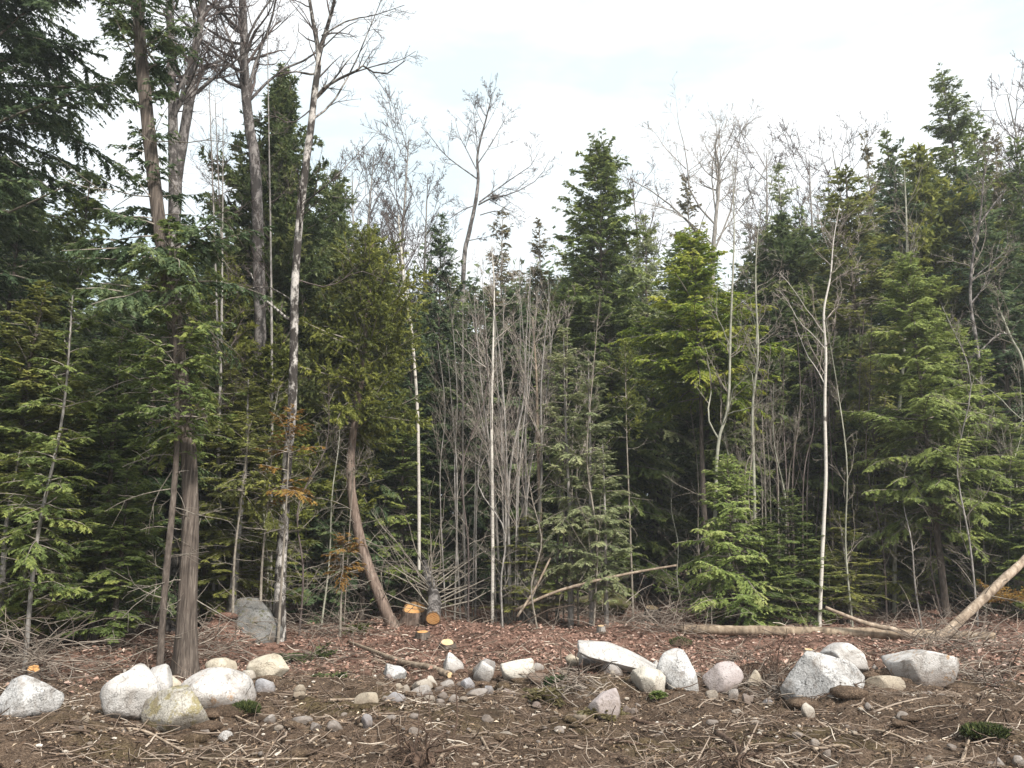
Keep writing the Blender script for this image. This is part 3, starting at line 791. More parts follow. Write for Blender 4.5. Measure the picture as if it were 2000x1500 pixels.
p = at(966, 386, 31)
g = Geo(); rng = np.random.default_rng(42)
Q = grow(rng, p + rng.normal(0, .09, (160, 3)), rng.normal(0, 1, (160, 3)), np.full(160, .2), 4, 0, .5); tubes(g, Q, np.full((160, 4), .008), 3, tint=.2)
o = put('twig_nest', g.mesh('twig_nest', M['stick_dark']), loc=None); tag(o, 'small dark ball of twigs resting on a limb of the lone bare crown', 'nest')
o.data.transform(__import__('mathutils').Matrix.Translation(tuple(-p))); o.location = tuple(p)

bare_tree([(1380, 1180), (1388, 800), (1392, 520), (1398, 430), (1405, 340), (1395, 280)], 33, (.28, .24, .2, .14, .06),
          'broad bare crown against the sky behind the yellow green hemlock', 43, M['bark_grey'], M['bark_pink'], n=30, rmin=.0075, nl=10, t0=.66, lr=(.14, .26), lv=(9, 6, 5), up=.05, ups=.04, keep=12, sublen=(.22, .48), wig=.12,
          limbpix=[([(1392, 500), (1350, 440), (1290, 385), (1230, 350), (1200, 340)], (.11, .015)), ([(1394, 480), (1330, 420), (1270, 400), (1205, 385)], (.08, .012)), ([(1398, 440), (1350, 380), (1340, 300), (1325, 240), (1322, 205)], (.09, .012)),
                   ([(1400, 430), (1390, 340), (1400, 270), (1395, 220)], (.08, .012)), ([(1395, 490), (1430, 400), (1440, 300), (1450, 250)], (.1, .012)), ([(1400, 470), (1450, 400), (1490, 340), (1505, 290)], (.07, .012)), ([(1340, 330), (1300, 290), (1280, 260), (1262, 250)], (.05, .01))])
HZV = []
for q, (x, y1, yd, hw) in enumerate([(725, 300, 33, 1), (790, 262, 34, 1), (690, 330, 32, 1), (835, 350, 35, 1), (1580, 310, 36, 1), (1640, 285, 37, 1), (1470, 440, 28, 1), (1495, 300, 34, 1), (1985, 180, 33, 1), (1245, 350, 36, 1)]):
    if q < 3: HZV.append(bare(np.random.default_rng(50 + q), [(0, 0, 0), (.12, .1, 4), (-.1, .05, 8), (.05, -.1, 12)], (.065, .06, .045, .01), M['bark_grey'], M['bark_twig'],
                              nl=20, t0=.46, lr=(.17, .32), lv=(6, 5, 3), rmin=.0075, up=.14, ups=.09, keep=4, ang=34))
    b = base_of(x, yd, y1 + 80); k = (at(x, y1, yd)[2] - b[2]) / 12
    assemble(HZV[q % 3], 'bare_tree', b, ['hazy bare twiggy crown left of the thin white birch top', 'bare twiggy crown above the thin white birch top', 'bare twigs showing right of the dark cedar clump', 'bare twiggy crown just left of the lone bare tree',
               'bare twiggy top left of the rounded olive hemlock', 'bare twigs above the rounded olive hemlock', 'greyish bare crown behind the right one of the two slim aspens', 'bare twig fan right of the broad bare crown', 'bare twigs above the hemlock at the right edge', 'low bare twigs left of the broad bare crown'][q], 'tree', None, q * 1.9, (k, k, k))
# white birches and slim aspens
bare_tree([(1600, 1232), (1606, 1080), (1613, 930), (1611, 800), (1613, 690), (1609, 610), (1622, 540), (1628, 470), (1640, 400)], 17.6, (.064, .055, .048, .041, .032, .02, .009),
          'slender white birch standing alone beside the fallen log', 61, M['bark_birch'], M['bark_pink'], nl=16, t0=.42, lr=(.14, .27), lv=(6, 4, 3), rmin=.0045, up=.07, keep=3, n=40, sides=10, ang=45)
bare_tree([(820, 1150), (818, 950), (815, 800), (804, 650), (791, 570), (782, 470), (778, 420)], 19.6, (.06, .058, .055, .05, .03),
          'thin white birch leaning left behind the yellow olive crown', 62, M['bark_birch'], M['bark_twig'], nl=14, t0=.55, lr=(.10, .2), lv=(5, 3), rmin=.005, keep=2, n=34)
bare_tree([(962, 1190), (962, 1000), (960, 820), (963, 680), (965, 560), (960, 480)], 18.4, (.055, .052, .045, .03, .012),
          'white birch stem at the left side of the grey stem clump', 63, M['bark_birch'], M['bark_pink'], nl=14, t0=.5, lr=(.10, .2), lv=(5, 3, 2), rmin=.0045, keep=2, n=34, up=.1)
bare_tree([(1058, 1190), (1056, 1000), (1050, 860), (1048, 740), (1040, 620)], 18.7, (.06, .052, .042, .02),
          'tan barked stem at the right side of the grey stem clump', 64, M['stick'], M['bark_pink'], nl=14, t0=.3, lr=(.12, .24), lv=(5, 3, 2), rmin=.0045, keep=2, n=34)
bare_tree([(1392, 1190), (1398, 960), (1404, 860), (1422, 790), (1427, 640), (1432, 520), (1434, 440), (1430, 300)], 18.2, (.06, .055, .05, .04, .034, .022, .008),
          'slim pale aspen with a kinked stem, left of the pair', 65, M['bark_aspen'], M['bark_dead'], nl=18, t0=.30, lr=(.08, .2), lv=(5, 3, 2), rmin=.0045, keep=4, n=40, wig=.18,
          limbpix=[([(1405, 860), (1383, 815), (1390, 750), (1380, 700)], (.03, .012)), ([(1425, 700), (1450, 680), (1463, 640)], (.02, .007))])
bare_tree([(1475, 1190), (1473, 950), (1470, 800), (1480, 690), (1476, 560), (1478, 480), (1486, 400)], 18.6, (.055, .05, .042, .032, .022, .008),
          'slim pale aspen with a straighter stem, right of the pair', 66, M['bark_aspen'], M['bark_dead'], nl=18, t0=.35, lr=(.08, .2), lv=(5, 4, 3), rmin=.0045, keep=4, n=40, wig=.17)
bare_tree([(1745, 1190), (1750, 900), (1765, 700), (1772, 560), (1770, 420), (1766, 330)], 20.4, (.075, .06, .05, .04, .015),
          'straight grey stem rising left of the pale green young hemlock', 67, M['bark_aspen'], M['bark_dead'], nl=12, t0=.5, lr=(.08, .18), lv=(5, 3), rmin=.0055, keep=3, n=34)
bare_tree([(1935, 1190), (1925, 900), (1910, 690), (1896, 600), (1898, 520), (1915, 420), (1922, 340), (1935, 290)], 20.8, (.085, .075, .065, .05, .035, .012),
          'crooked grey forked stem in front of the dark hemlock at right', 68, M['bark_mottled_grey'], M['bark_dead'], nl=14, t0=.4, lr=(.10, .22), lv=(5, 4, 2), rmin=.0055, keep=4, n=36, wig=.17,
          limbpix=[([(1912, 440), (1940, 400), (1965, 370)], (.035, .012)), ([(1910, 690), (1960, 650), (2010, 690)], (.03, .01))])
bare_tree([(2040, 1180), (2020, 900), (2000, 720), (1975, 660), (1950, 600)], 18.5, (.06, .05, .04, .02), 'pale bare stem bending in from the right edge', 69, M['bark_aspen'], M['bark_dead'], nl=12, t0=.3, lr=(.14, .3), lv=(5, 3), rmin=.005, keep=3, n=30, wig=.17)

# clumps of stems from one root
def clump(px, Yd, spread, topy, ns, label, seed, barkm, twigm, rad=.03, basew=50, lv=(9, 5, 3), cat='shrub', rmin=.0042):
    rng = np.random.default_rng(seed); b = base_of(px, Yd); root = empty('stem_clump', b, label, cat)
    gt = Geo()
    for q in range(ns):
        f = (q + .5) / ns * 2 - 1; x0 = px + f * basew * rng.uniform(.6, 1.1); x1 = px + f * spread + rng.normal(0, spread * .15); yt = topy + rng.uniform(0, 130) + abs(f) * 90
        dz = rng.normal(0, .5, 2)
        pts = np.array([at(x0, 1190, Yd + dz[0] * .6), at(x0 * .75 + x1 * .25 + rng.normal(0, 8), 940, Yd + dz[0] * .8), at(x0 * .4 + x1 * .6 + rng.normal(0, 8), (yt + 940) / 2, Yd + dz[1]), at(x1, yt, Yd + dz[1] * 1.2)]) - b
        pts[0, 2] = 0
        r0 = rad * rng.uniform(.55, 1.15)
        P, r, mod = trunk_geo(rng, pts, (r0, r0 * .8, r0 * .5, .006), 18, 7, .04)
        gg = Geo(); tubes(gg, P, r, 7, mod); put('stem', gg.mesh('stem', barkm), root)
        Ln = [np.linalg.norm(np.diff(P[0], axis=0), axis=1).sum()]
        cur = (P, r, Ln)
        for k, c in enumerate(lv):
            K = kids(rng, *cur, c, .22 if k == 0 else .1, .98, (.12, .30) if k == 0 else (.3, .6), 26 if k == 0 else 34, .10, .09, 5 if k == 0 else 4, .5, rmin)
            tubes(gt, K[0], K[1], 3); cur = K
    put('twigs', gt.mesh('twigs', twigm), root, kind='stuff')
clump(1000, 18.8, 105, 470, 15, 'tall clump of many thin grey stems fanning upward in the middle', 71, M['bark_grey'], M['bark_pink'], .034, 45, (9, 5, 3))
clump(905, 19.9, 60, 560, 6, 'loose clump of thin grey stems left of the big fanning clump', 72, M['bark_grey'], M['bark_dead'], .028, 40)
clump(1100, 19.6, 70, 600, 5, 'loose clump of thin grey stems right of the big fanning clump', 73, M['bark_dead'], M['bark_pink'], .026, 45)
clump(1560, 20.6, 70, 600, 6, 'purplish bare clump of stems left of the white birch', 74, M['bark_twig'], M['bark_twig'], .024, 40, (6, 4, 3))
clump(1655, 20.9, 85, 540, 7, 'purplish bare clump of stems right of the white birch', 75, M['bark_twig'], M['bark_twig'], .024, 45, (6, 4, 3))
clump(1500, 19.3, 55, 640, 6, 'thin bare stems beside the right aspen', 76, M['bark_dead'], M['bark_dead'], .022, 40)
clump(640, 18.8, 80, 780, 5, 'dead twiggy stems between the mottled tree and the curved cedar', 77, M['bark_dead'], M['bark_dead'], .02, 45)
clump(1960, 19.2, 90, 700, 6, 'pale arching stems near the right edge', 78, M['bark_aspen'], M['bark_dead'], .022, 50)

# thin saplings all along the edge
SAPV = []
for q in range(4):
    rng = np.random.default_rng(90 + q)
    w = rng.normal(0, .18, (5, 2)); w[0] = 0
    SAPV.append(bare(rng, [(w[k, 0] * k * .5, w[k, 1] * k * .5, 6 * k / 4) for k in range(5)], (.024, .019, .014, .006), [M['bark_grey'], M['bark_dead'], M['bark_aspen'], M['bark_twig']][q], M['bark_dead'], nl=26, t0=.12, lr=(.06, .2), lv=(5, 3), rmin=.003, keep=0, up=.05, wig=.17, n=16, sides=6))
rs = np.random.default_rng(95)
for q in range(34):
    px = 20 + 1960 * ((q * .618034 + .13) % 1); Yd = rs.uniform(15.5, 22)
    if 1200 < px < 1330 or 660 < px < 890 or 300 < px < 400 or 1560 < px < 1640: continue
    b = base_of(px, Yd); s = rs.uniform(.6, 1.35)
    assemble(SAPV[q % 4], 'sapling', b, 'thin bare grey sapling standing among the trees of the edge', 'sapling', 'thin bare saplings along the forest edge', rs.uniform(0, 6.28), (1, 1, s))

# ------------------------------------------------------------------ rocks
def ico(sub):
    bm = bmesh.new(); bmesh.ops.create_icosphere(bm, subdivisions=sub, radius=1.0)
    V = np.array([v.co[:] for v in bm.verts]); T = np.array([[v.index for v in f.verts] for f in bm.faces]); bm.free(); return V, T
ICO = {s: ico(s) for s in (1, 2, 3, 4, 5)}

ROCKPOS = []
def vnoise(rng, V, freq, n=7):
    z = np.zeros(len(V))
    for _ in range(n):
        k = nrm(rng.normal(0, 1, 3)) * freq * rng.uniform(.7, 1.4); z += np.sin(V @ k + rng.uniform(0, 6.28))
    return z / n

def rock_geo(rng, w, d, h, sub=4, facets=14, cut=.66, rough=.05):
    V, T = ICO[sub]; V = V.copy()
    V *= (1 + .16 * vnoise(rng, V, 2.2))[:, None]
    for _ in range(facets):                         # broken faces
        nn = nrm(rng.normal(0, 1, 3)); c = rng.uniform(cut - .16, cut + .14)
        s = V @ nn; over = np.maximum(s - c, 0); V -= over[:, None] * nn * .97
    V *= (1 + rough * vnoise(rng, V, 6.5) + rough * .6 * vnoise(rng, V, 14, 9) + rough * .35 * vnoise(rng, V, 30, 9))[:, None]
    lo, hi = V.min(0), V.max(0)
    V = (V - (lo + hi) / 2) / (hi - lo) * np.array([w, d, h])
    V[:, 2] += h / 2
    return V, T

rr_ = np.random.default_rng(12)
def rock(px, py, w, h, mat, label, name='boulder', cat='boulder', group=None, tilt=0., seed=None, depth=.85, facets=15, cut=.64, lift=0., rough=.05, rz=None):
    b = gp(px, py - 2); s = ppm(b)
    W, Hh = w * s, h * s * 1.02
    D = max(W * depth, Hh * .8)
    b = b + np.array([0, D * .38, 0]); b[2] = float(gh(b[0], b[1]))
    rng = np.random.default_rng(seed if seed is not None else int(px * 7 + py))
    sub = 5 if w > 140 else 4 if w > 45 else 3 if w > 14 else 2
    bury = (.28 if w > 34 else .34) * Hh
    V, T = rock_geo(rng, W * 1.04, D, Hh + bury, sub, facets, cut, rough)
    g = Geo(); g.add(V, None, T)
    o = put(name, g.mesh(name, M[mat]))
    if w > 24: ROCKPOS.append((b[0], b[1], W, D))
    o.location = (b[0], b[1], b[2] - bury + lift * s); o.rotation_euler = (0, RAD(tilt), rng.uniform(-.25, .25) if rz is None else rz)
    return tag(o, label, cat, group)

ROCKS = [
 (32, 1432, 112, 76, 'rock_speckled', 'black and white speckled boulder cut by the left edge of the picture'),
 (37, 1380, 52, 46, 'rock_cream', 'cream boulder tucked behind the speckled one at the left edge'),
 (235, 1412, 108, 92, 'rock_white', 'tall white boulder, left end of the left boulder cluster'),
 (290, 1372, 70, 68, 'rock_white', 'white boulder behind the tall white one in the left cluster'),
 (327, 1373, 48, 42, 'rock_tan', 'small olive tan rock wedged in the middle of the left cluster'),
 (409, 1388, 138, 68, 'rock_rust', 'wide white boulder with a rust stain, right end of the left cluster'),
 (327, 1438, 130, 68, 'rock_lichen', 'lichen-blackened boulder lying in front of the left cluster'),
 (424, 1334, 64, 40, 'rock_tan', 'tan boulder at the right foot of the stringy-barked trunk'),
 (518, 1328, 78, 52, 'rock_tan', 'smooth yellowish tan boulder alone right of the left cluster'),
 (763, 1338, 54, 36, 'rock_speckled', 'speckled rock at the left end of the middle stone row'),
 (881, 1334, 46, 38, 'rock_white', 'white pointed rock at the end of the fallen birch pole'),
 (945, 1328, 44, 38, 'rock_grey', 'grey rock behind the white pair in the middle stone row'),
 (945, 1346, 42, 40, 'rock_white', 'white rock in front of the grey one in the middle stone row'),
 (1012, 1336, 68, 42, 'rock_cream', 'big yellowish rock at the right of the middle stone row'),
 (1050, 1337, 38, 20, 'rock_brown', 'dark soil-brown rock beside the big yellowish one'),
 (1152, 1308, 54, 36, 'rock_grey', 'grey rock propping the left end of the tilted slab'),
 (1122, 1310, 36, 28, 'rock_tan', 'tan rock at the far left under the tilted slab'),
 (1198, 1328, 40, 36, 'rock_grey', 'round grey rock under the middle of the tilted slab'),
 (1183, 1362, 64, 54, 'rock_pink', 'soil-smeared pinkish boulder below the tilted slab'),
 (1279, 1320, 32, 26, 'rock_white', 'small white rock under the right end of the tilted slab'),
 (1270, 1360, 68, 46, 'rock_cream', 'cream white boulder below the right end of the tilted slab'),
 (1338, 1378, 74, 80, 'rock_speckled', 'upright speckled white boulder right of the tilted slab'),
 (1428, 1363, 78, 56, 'rock_pink', 'flat-faced pinkish grey boulder right of the upright speckled one'),
 (1477, 1362, 30, 34, 'rock_tan', 'small tan rock right of the pinkish grey boulder'),
 (1662, 1322, 88, 52, 'rock_white', 'white boulder behind the largest boulder'),
 (1630, 1376, 160, 88, 'rock_speckled', 'largest rounded white boulder at right'),
 (1568, 1371, 44, 30, 'rock_blue', 'bluish rock leaning at the left foot of the largest boulder'),
 (1746, 1352, 78, 30, 'rock_tan', 'flat tan rock right of the largest boulder'),
 (1825, 1344, 132, 56, 'rock_rust', 'big white and tan boulder sloping to the right, rightmost of the row'),
 (716, 1366, 50, 26, 'rock_tan', 'tan rock alone in front of the middle stone row at left'),
 (820, 1366, 46, 24, 'rock_white', 'white rock at the front of the middle stone row'),
 (773, 1366, 46, 19, 'rock_blue', 'low grey white rock in front of the speckled one'),
 (930, 1364, 42, 17, 'rock_white', 'flat white rock in front of the white one of the middle row'),
 (823, 1348, 40, 20, 'rock_cream', 'flat cream rock below the fallen birch pole'),
 (514, 1358, 36, 27, 'rock_blue', 'bluish white stone in front of the yellowish tan boulder'),
 (481, 1336, 30, 21, 'rock_cream', 'small cream stone left of the yellowish tan boulder'),
 (478, 1284, 116, 92, 'rock_moss', 'grey boulder half buried in fallen leaves left of the mottled tree'),
 (1180, 1194, 120, 44, 'rock_olive', 'mossy olive rock in the shade left of the dark hollow'),
]
for px, py, w, h, m, lab in ROCKS:
    kw = {}
    if 'slope' in lab: kw = dict(tilt=17, cut=.62, facets=16, rough=.09)
    if 'flat-faced' in lab: kw = dict(facets=6, cut=.55, rough=.02)
    if 'tall white' in lab or 'black and white' in lab or 'wide white' in lab or 'blackened' in lab: kw = dict(cut=.80, facets=10, rough=.06)
    if 'half buried' in lab: kw = dict(cut=.66, facets=11, rough=.06, lift=-26)
    if 'upright' in lab: kw = dict(tilt=-10, cut=.7)
    rock(px, py, w, h, m, lab, **kw)
# the tilted slab
pa, pb = gp(1150, 1312), gp(1270, 1325); c = at(1210, 1279, pa[1] + .15); s = ppm(c)
V, T = rock_geo(np.random.default_rng(3), 174 * s, 100 * s, 34 * s, 5, 9, .78, .035)
V[:, 2] -= 21 * s; V[:, 2] *= 1 + .25 * V[:, 0] / (86 * s)
g = Geo(); g.add(V, None, T); o = put('stone_slab', g.mesh('stone_slab', M['rock_slab']))
o.location = tuple(c); o.rotation_euler = (RAD(13), RAD(17), .05); tag(o, 'long white slab tilted across smaller rocks in the middle', 'stone slab')

SMALL = [(583, 1353, 24, 19, 't'), (582, 1367, 24, 15, 't'), (524, 1389, 23, 17, 'w'), (440, 1418, 28, 19, 's'), (586, 1430, 40, 16, 'w'), (615, 1431, 21, 15, 'w'), (652, 1432, 31, 19, 'w'), (396, 1443, 23, 13, 'w'), (159, 1437, 19, 14, 't'), (543, 1425, 17, 10, 'c'),
 (842, 1346, 23, 19, 'c'), (912, 1351, 28, 22, 'b'), (872, 1362, 28, 17, 'w'), (1048, 1319, 28, 19, 'w'), (957, 1359, 24, 17, 'b'), (1580, 1402, 23, 27, 'c'), (1437, 1391, 24, 18, 'w'), (1478, 1418, 26, 11, 'c'), (1393, 1419, 24, 10, 'w'), (1950, 1428, 14, 23, 'w'), (1594, 1463, 20, 16, 'w'), (1617, 1477, 15, 13, 'w'), (1992, 1466, 26, 22, 'w'), (1816, 1497, 20, 16, 'c'), (1392, 1370, 24, 16, 'c'),
 (952, 1398, 24, 12, 'w'), (808, 1405, 19, 9, 'w'), (810, 1419, 24, 11, 'w'), (987, 1444, 26, 11, 'c'), (1092, 1439, 20, 10, 'w'), (1134, 1418, 26, 13, 't'), (1283, 1379, 21, 13, 'c'), (763, 1413, 19, 9, 'w'), (672, 1394, 13, 8, 'w'), (715, 1412, 22, 22, 'b'), (800, 1352, 18, 12, 'b'), (858, 1372, 20, 10, 'w'), (905, 1372, 16, 9, 'c'), (1000, 1356, 18, 10, 'b'), (1290, 1446, 24, 11, 'w'), (1440, 1398, 18, 10, 'c'), (1700, 1388, 16, 12, 'w'), (1766, 1396, 26, 14, 'w'), (1785, 1372, 44, 16, 'c'), (1560, 1432, 22, 9, 'w'), (1500, 1372, 22, 12, 'b'), (310, 1492, 16, 9, 'w'), (220, 1430, 14, 9, 'c'), (1865, 1476, 20, 10, 'w'), (1940, 1456, 26, 12, 'w')]
KEY = {'t': ('rock_tan', 'tan'), 'w': ('rock_white', 'white'), 's': ('rock_speckled', 'speckled'), 'c': ('rock_cream', 'cream'), 'b': ('rock_blue', 'bluish grey')}
for px, py, w, h, k in SMALL:
    m, nm = KEY[k]
    rock(px, py, w, h, m, nm + ' fist-sized stone lying loose on the bare soil', 'stone', 'stone', nm + ' loose stones on the soil', facets=7)
rng = np.random.default_rng(19)
for q in range(52):
    px = rng.uniform(735, 1065) if q < 24 else rng.uniform(1095, 1560) if q < 44 else rng.uniform(1690, 1880)
    w = rng.uniform(12, 22); m = ['rock_pink', 'rock_grey', 'rock_cream', 'rock_white', 'rock_tan', 'rock_brown'][q % 6]
    rock(px, rng.uniform(1328, 1378), w, w * rng.uniform(.5, .8), m, 'small angular rubble stone lying among the bigger stones of the row', 'stone', 'stone', 'rubble stones along the stone row', facets=9, cut=.6)
rng = np.random.default_rng(14)
for q in range(120):
    px, py = rng.uniform(10, 1990), 1345 + 150 * rng.uniform(0, 1) ** .8
    w = rng.uniform(6, 12.5); rock(px, py, w, w * rng.uniform(.35, .7), ['rock_white', 'rock_cream', 'rock_white', 'rock_tan'][q % 4], 'pebble-sized pale stone scattered on the dark soil', 'pebble', 'pale pebbles scattered over the soil', facets=5)

# ------------------------------------------------------------------ stumps, logs, poles
def disc(P0, dirv, r, mat, n=16, rough=.06, seed=0):
    rng = np.random.default_rng(seed); d = nrm(np.asarray(dirv, float)); ref = np.array([1., 0, 0]) if abs(d[0]) < .8 else np.array([0, 1., 0])
    u = nrm(np.cross(d, ref)); w = np.cross(d, u); a = np.arange(n) * 2 * PI / n
    rad = r * (1 + rng.normal(0, rough, n)); ring = np.asarray(P0) + rad[:, None] * (np.cos(a)[:, None] * u + np.sin(a)[:, None] * w)
    inner = np.asarray(P0) + d * .006 + .86 * rad[:, None] * (np.cos(a)[:, None] * u + np.sin(a)[:, None] * w)
    V = np.concatenate([ring - d * .03, ring, inner, [np.asarray(P0) + d * .008]])
    i = np.arange(n); j = (i + 1) % n
    g = Geo(); g.add(V, np.concatenate([np.stack([i, j, n + j, n + i], 1), np.stack([n + i, n + j, 2 * n + j, 2 * n + i], 1)]), np.stack([2 * n + i, 2 * n + j, np.full(n, 3 * n)], 1), tq=0., tt=1.)
    return g.mesh('cut_face', mat, False)

def stump(px, py, w, h, mat, cutm, label, seed, tilt=(0, -.15)):
    b = gp(px, py); s = ppm(b); r = w * s / 2; H = h * s
    rng = np.random.default_rng(seed)
    root = empty('stump', b, label, 'stump')
    top = np.array([tilt[0] * H * .3, tilt[1] * H * .3, H])
    P, R_, mod = trunk_geo(rng, [(0, 0, -.12), tuple(top * .5), tuple(top)], (r * 1.12, r, r * .97), 9, 16, .03, .04, .35)
    g = Geo(); tubes(g, P, R_, 16, mod); put('stump_bark', g.mesh('stump_bark', mat), root)
    put('cut_face', disc(top, (tilt[0], tilt[1], 1), r * .97, cutm, 18, .04, seed), root)
    return root
st_ = stump(810, 1222, 48, 25, M['bark_curved'], M['cut_orange'], 'wide stump with a fresh orange top beside the leaning felled stem', 1, (0, -.75))
# standing hinge of torn wood at the back of the cut
g = Geo(); b = np.array(st_.location); s = ppm(b)
V, T = rock_geo(np.random.default_rng(6), 34 * s, 10 * s, 14 * s, 3, 6, .7, .08); V += np.array([-6 * s, 8 * s, 23 * s]); g.add(V, None, T)
put('torn_hinge', g.mesh('torn_hinge', M['cut_orange']), st_)
stump(825, 1252, 24, 16, M['bark_brown'], M['cut_orange'], 'small orange-topped stump below the wide stump', 2)
stump(873, 1272, 28, 18, M['bark_brown'], M['cut_pale'], 'small yellow-topped stump, nearest of those in the leaf litter', 3, (.1, -.5))
stump(1020, 1216, 30, 26, M['bark_brown'], M['cut_grey'], 'dark weathered stump behind the leaf litter in the middle', 4)
stump(1274, 1212, 28, 20, M['bark_brown'], M['cut_pale'], 'pale-topped stump among cut brush left of the fallen log', 5, (.1, -.4))
stump(1174, 1236, 14, 13, M['bark_grey'], M['cut_pale'], 'small pale-topped stump behind the tilted slab', 6)
stump(1580, 1280, 18, 16, M['bark_grey'], M['cut_pale'], 'small pale stump in front of the fallen log', 7)
stump(1480, 1222, 16, 12, M['bark_grey'], M['cut_pale'], 'small pale stump behind the fallen log', 8)
stump(62, 1336, 24, 24, M['bark_brown'], M['cut_orange'], 'torn bright orange stump at the left edge behind the boulders', 9, (.5, -.9))

def pole(name, pix, r, mat, label, cat, dep=None, seed=0, sides=10, cuts=None, twigs=0, lifts=None, knots=True, twm=None, tlen=(.1, .25)):
    """pix: list of photo points; dep: distances (None = lying on the ground there)"""
    pts = []
    for q, (x, y) in enumerate(pix):
        if dep is None: pts.append(gp(x, y, (r[0] if lifts is None else lifts[q])))
        else: pts.append(at(x, y, dep[q]))
    pts = np.array(pts)
    if name == 'fallen_log' or label.startswith('long straight'): pts[:, 2] = np.linspace(float(gh(*pts[0, :2])), float(gh(*pts[-1, :2])), len(pts)) ; pts[:, 2] += np.max(gh(pts[:, 0], pts[:, 1]) - pts[:, 2]) + r[2] * .75
    b = pts.mean(0); rng = np.random.default_rng(seed)
    root = empty(name, b, label, cat)
    n = max(10, 5 * len(pix)); P, R_, mod = trunk_geo(rng, pts - b, r, n, sides, .06)
    g = Geo(); tubes(g, P, R_, sides, mod, cap=True); put('stem', g.mesh('stem', mat), root)
    if cuts:
        for e in cuts:
            p0 = P[0, 0] if e == 0 else P[0, -1]; dv = (P[0, 0] - P[0, 1]) if e == 0 else (P[0, -1] - P[0, -2])
            put('cut_face', disc(p0, dv, r[0 if e == 0 else -1] * .99, M['cut_orange'] if name == 'felled_tree' else M['cut_pale'], 14, .03, seed + e), root)
    if twigs:
        L = [np.linalg.norm(np.diff(P[0], axis=0), axis=1).sum()]
        K = kids(rng, P, R_, L, twigs, .05, .97, tlen, 60, .03, .12, 7, .13, .004); gt = Geo(); tubes(gt, K[0], K[1], 4)
        K2 = kids(rng, *K, 4, .2, 1, (.25, .55), 42, .02, .12, 4, .6, .0035); tubes(gt, K2[0], K2[1], 3)
        put('twigs', gt.mesh('twigs', twm or M['bark_dead']), root, kind='stuff')
    return root
# the felled stem with its fan of bare branches
root = pole('felled_tree', [(846, 1208), (848, 1170), (838, 1135), (828, 1105), (810, 1070), (780, 1020), (750, 985)], (.17, .15, .13, .11, .07, .04, .02), M['bark_mottled_grey'], 'felled stem with orange butt leaning back from the stump, bare branches fanning out', 'felled tree',
     dep=[17.6, 18.3, 19.0, 19.8, 20.6, 21.6, 22.6], seed=5, cuts=[0], twigs=90, tlen=(.18, .5))
pole('fallen_log', [(1325, 1221), (1420, 1225), (1560, 1234), (1700, 1241), (1830, 1247), (1945, 1254)], (.085, .095, .10, .10, .09, .075), M['log'], 'long straight fallen log lying across the right half', 'log', dep=[16.2, 15.9, 15.5, 15.2, 14.9, 14.6], seed=6, sides=14, cuts=[1], twigs=14, tlen=(.03, .10))
pole('leaning_log', [(1786, 1282), (1860, 1225), (1940, 1150), (2010, 1085), (2090, 1000)], (.085, .08, .075, .07, .065), M['stick'], 'grey log leaning up out of the picture at right', 'log', dep=[13.6, 13.8, 14.1, 14.4, 14.8], seed=7, sides=12, twigs=8, tlen=(.05, .2))
pole('broken_branch', [(1612, 1186), (1650, 1202), (1700, 1220), (1750, 1230), (1800, 1246)], (.028, .036, .042, .046, .05), M['stick'], 'bleached broken branch slanting over the fallen log', 'branch', dep=[15.2, 15.1, 15.0, 14.9, 14.8], seed=8, twigs=6, tlen=(.05, .15))
pole('leaning_pole', [(1005, 1192), (1080, 1158), (1160, 1135), (1240, 1118), (1322, 1104)], (.034, .032, .03, .026, .022), M['stick'], 'long thin pole propped across the dark hollow', 'pole', dep=[17.5, 17.4, 17.3, 17.2, 17.1], seed=9)
pole('birch_pole', [(680, 1262), (730, 1283), (790, 1303), (840, 1320), (878, 1336)], (.028, .034, .038, .042, .044), M['stick'], 'fallen birch pole with peeling bark slanting down to the middle stones', 'pole', lifts=[.05, .06, .06, .06, .05], seed=10, cuts=[1])
pole('bent_branch', [(1010, 1205), (1045, 1150), (1075, 1090)], (.03, .026, .02), M['stick'], 'short bleached stick propped upright left of the leaning pole', 'branch', dep=[17.3, 17.5, 17.7], seed=11)
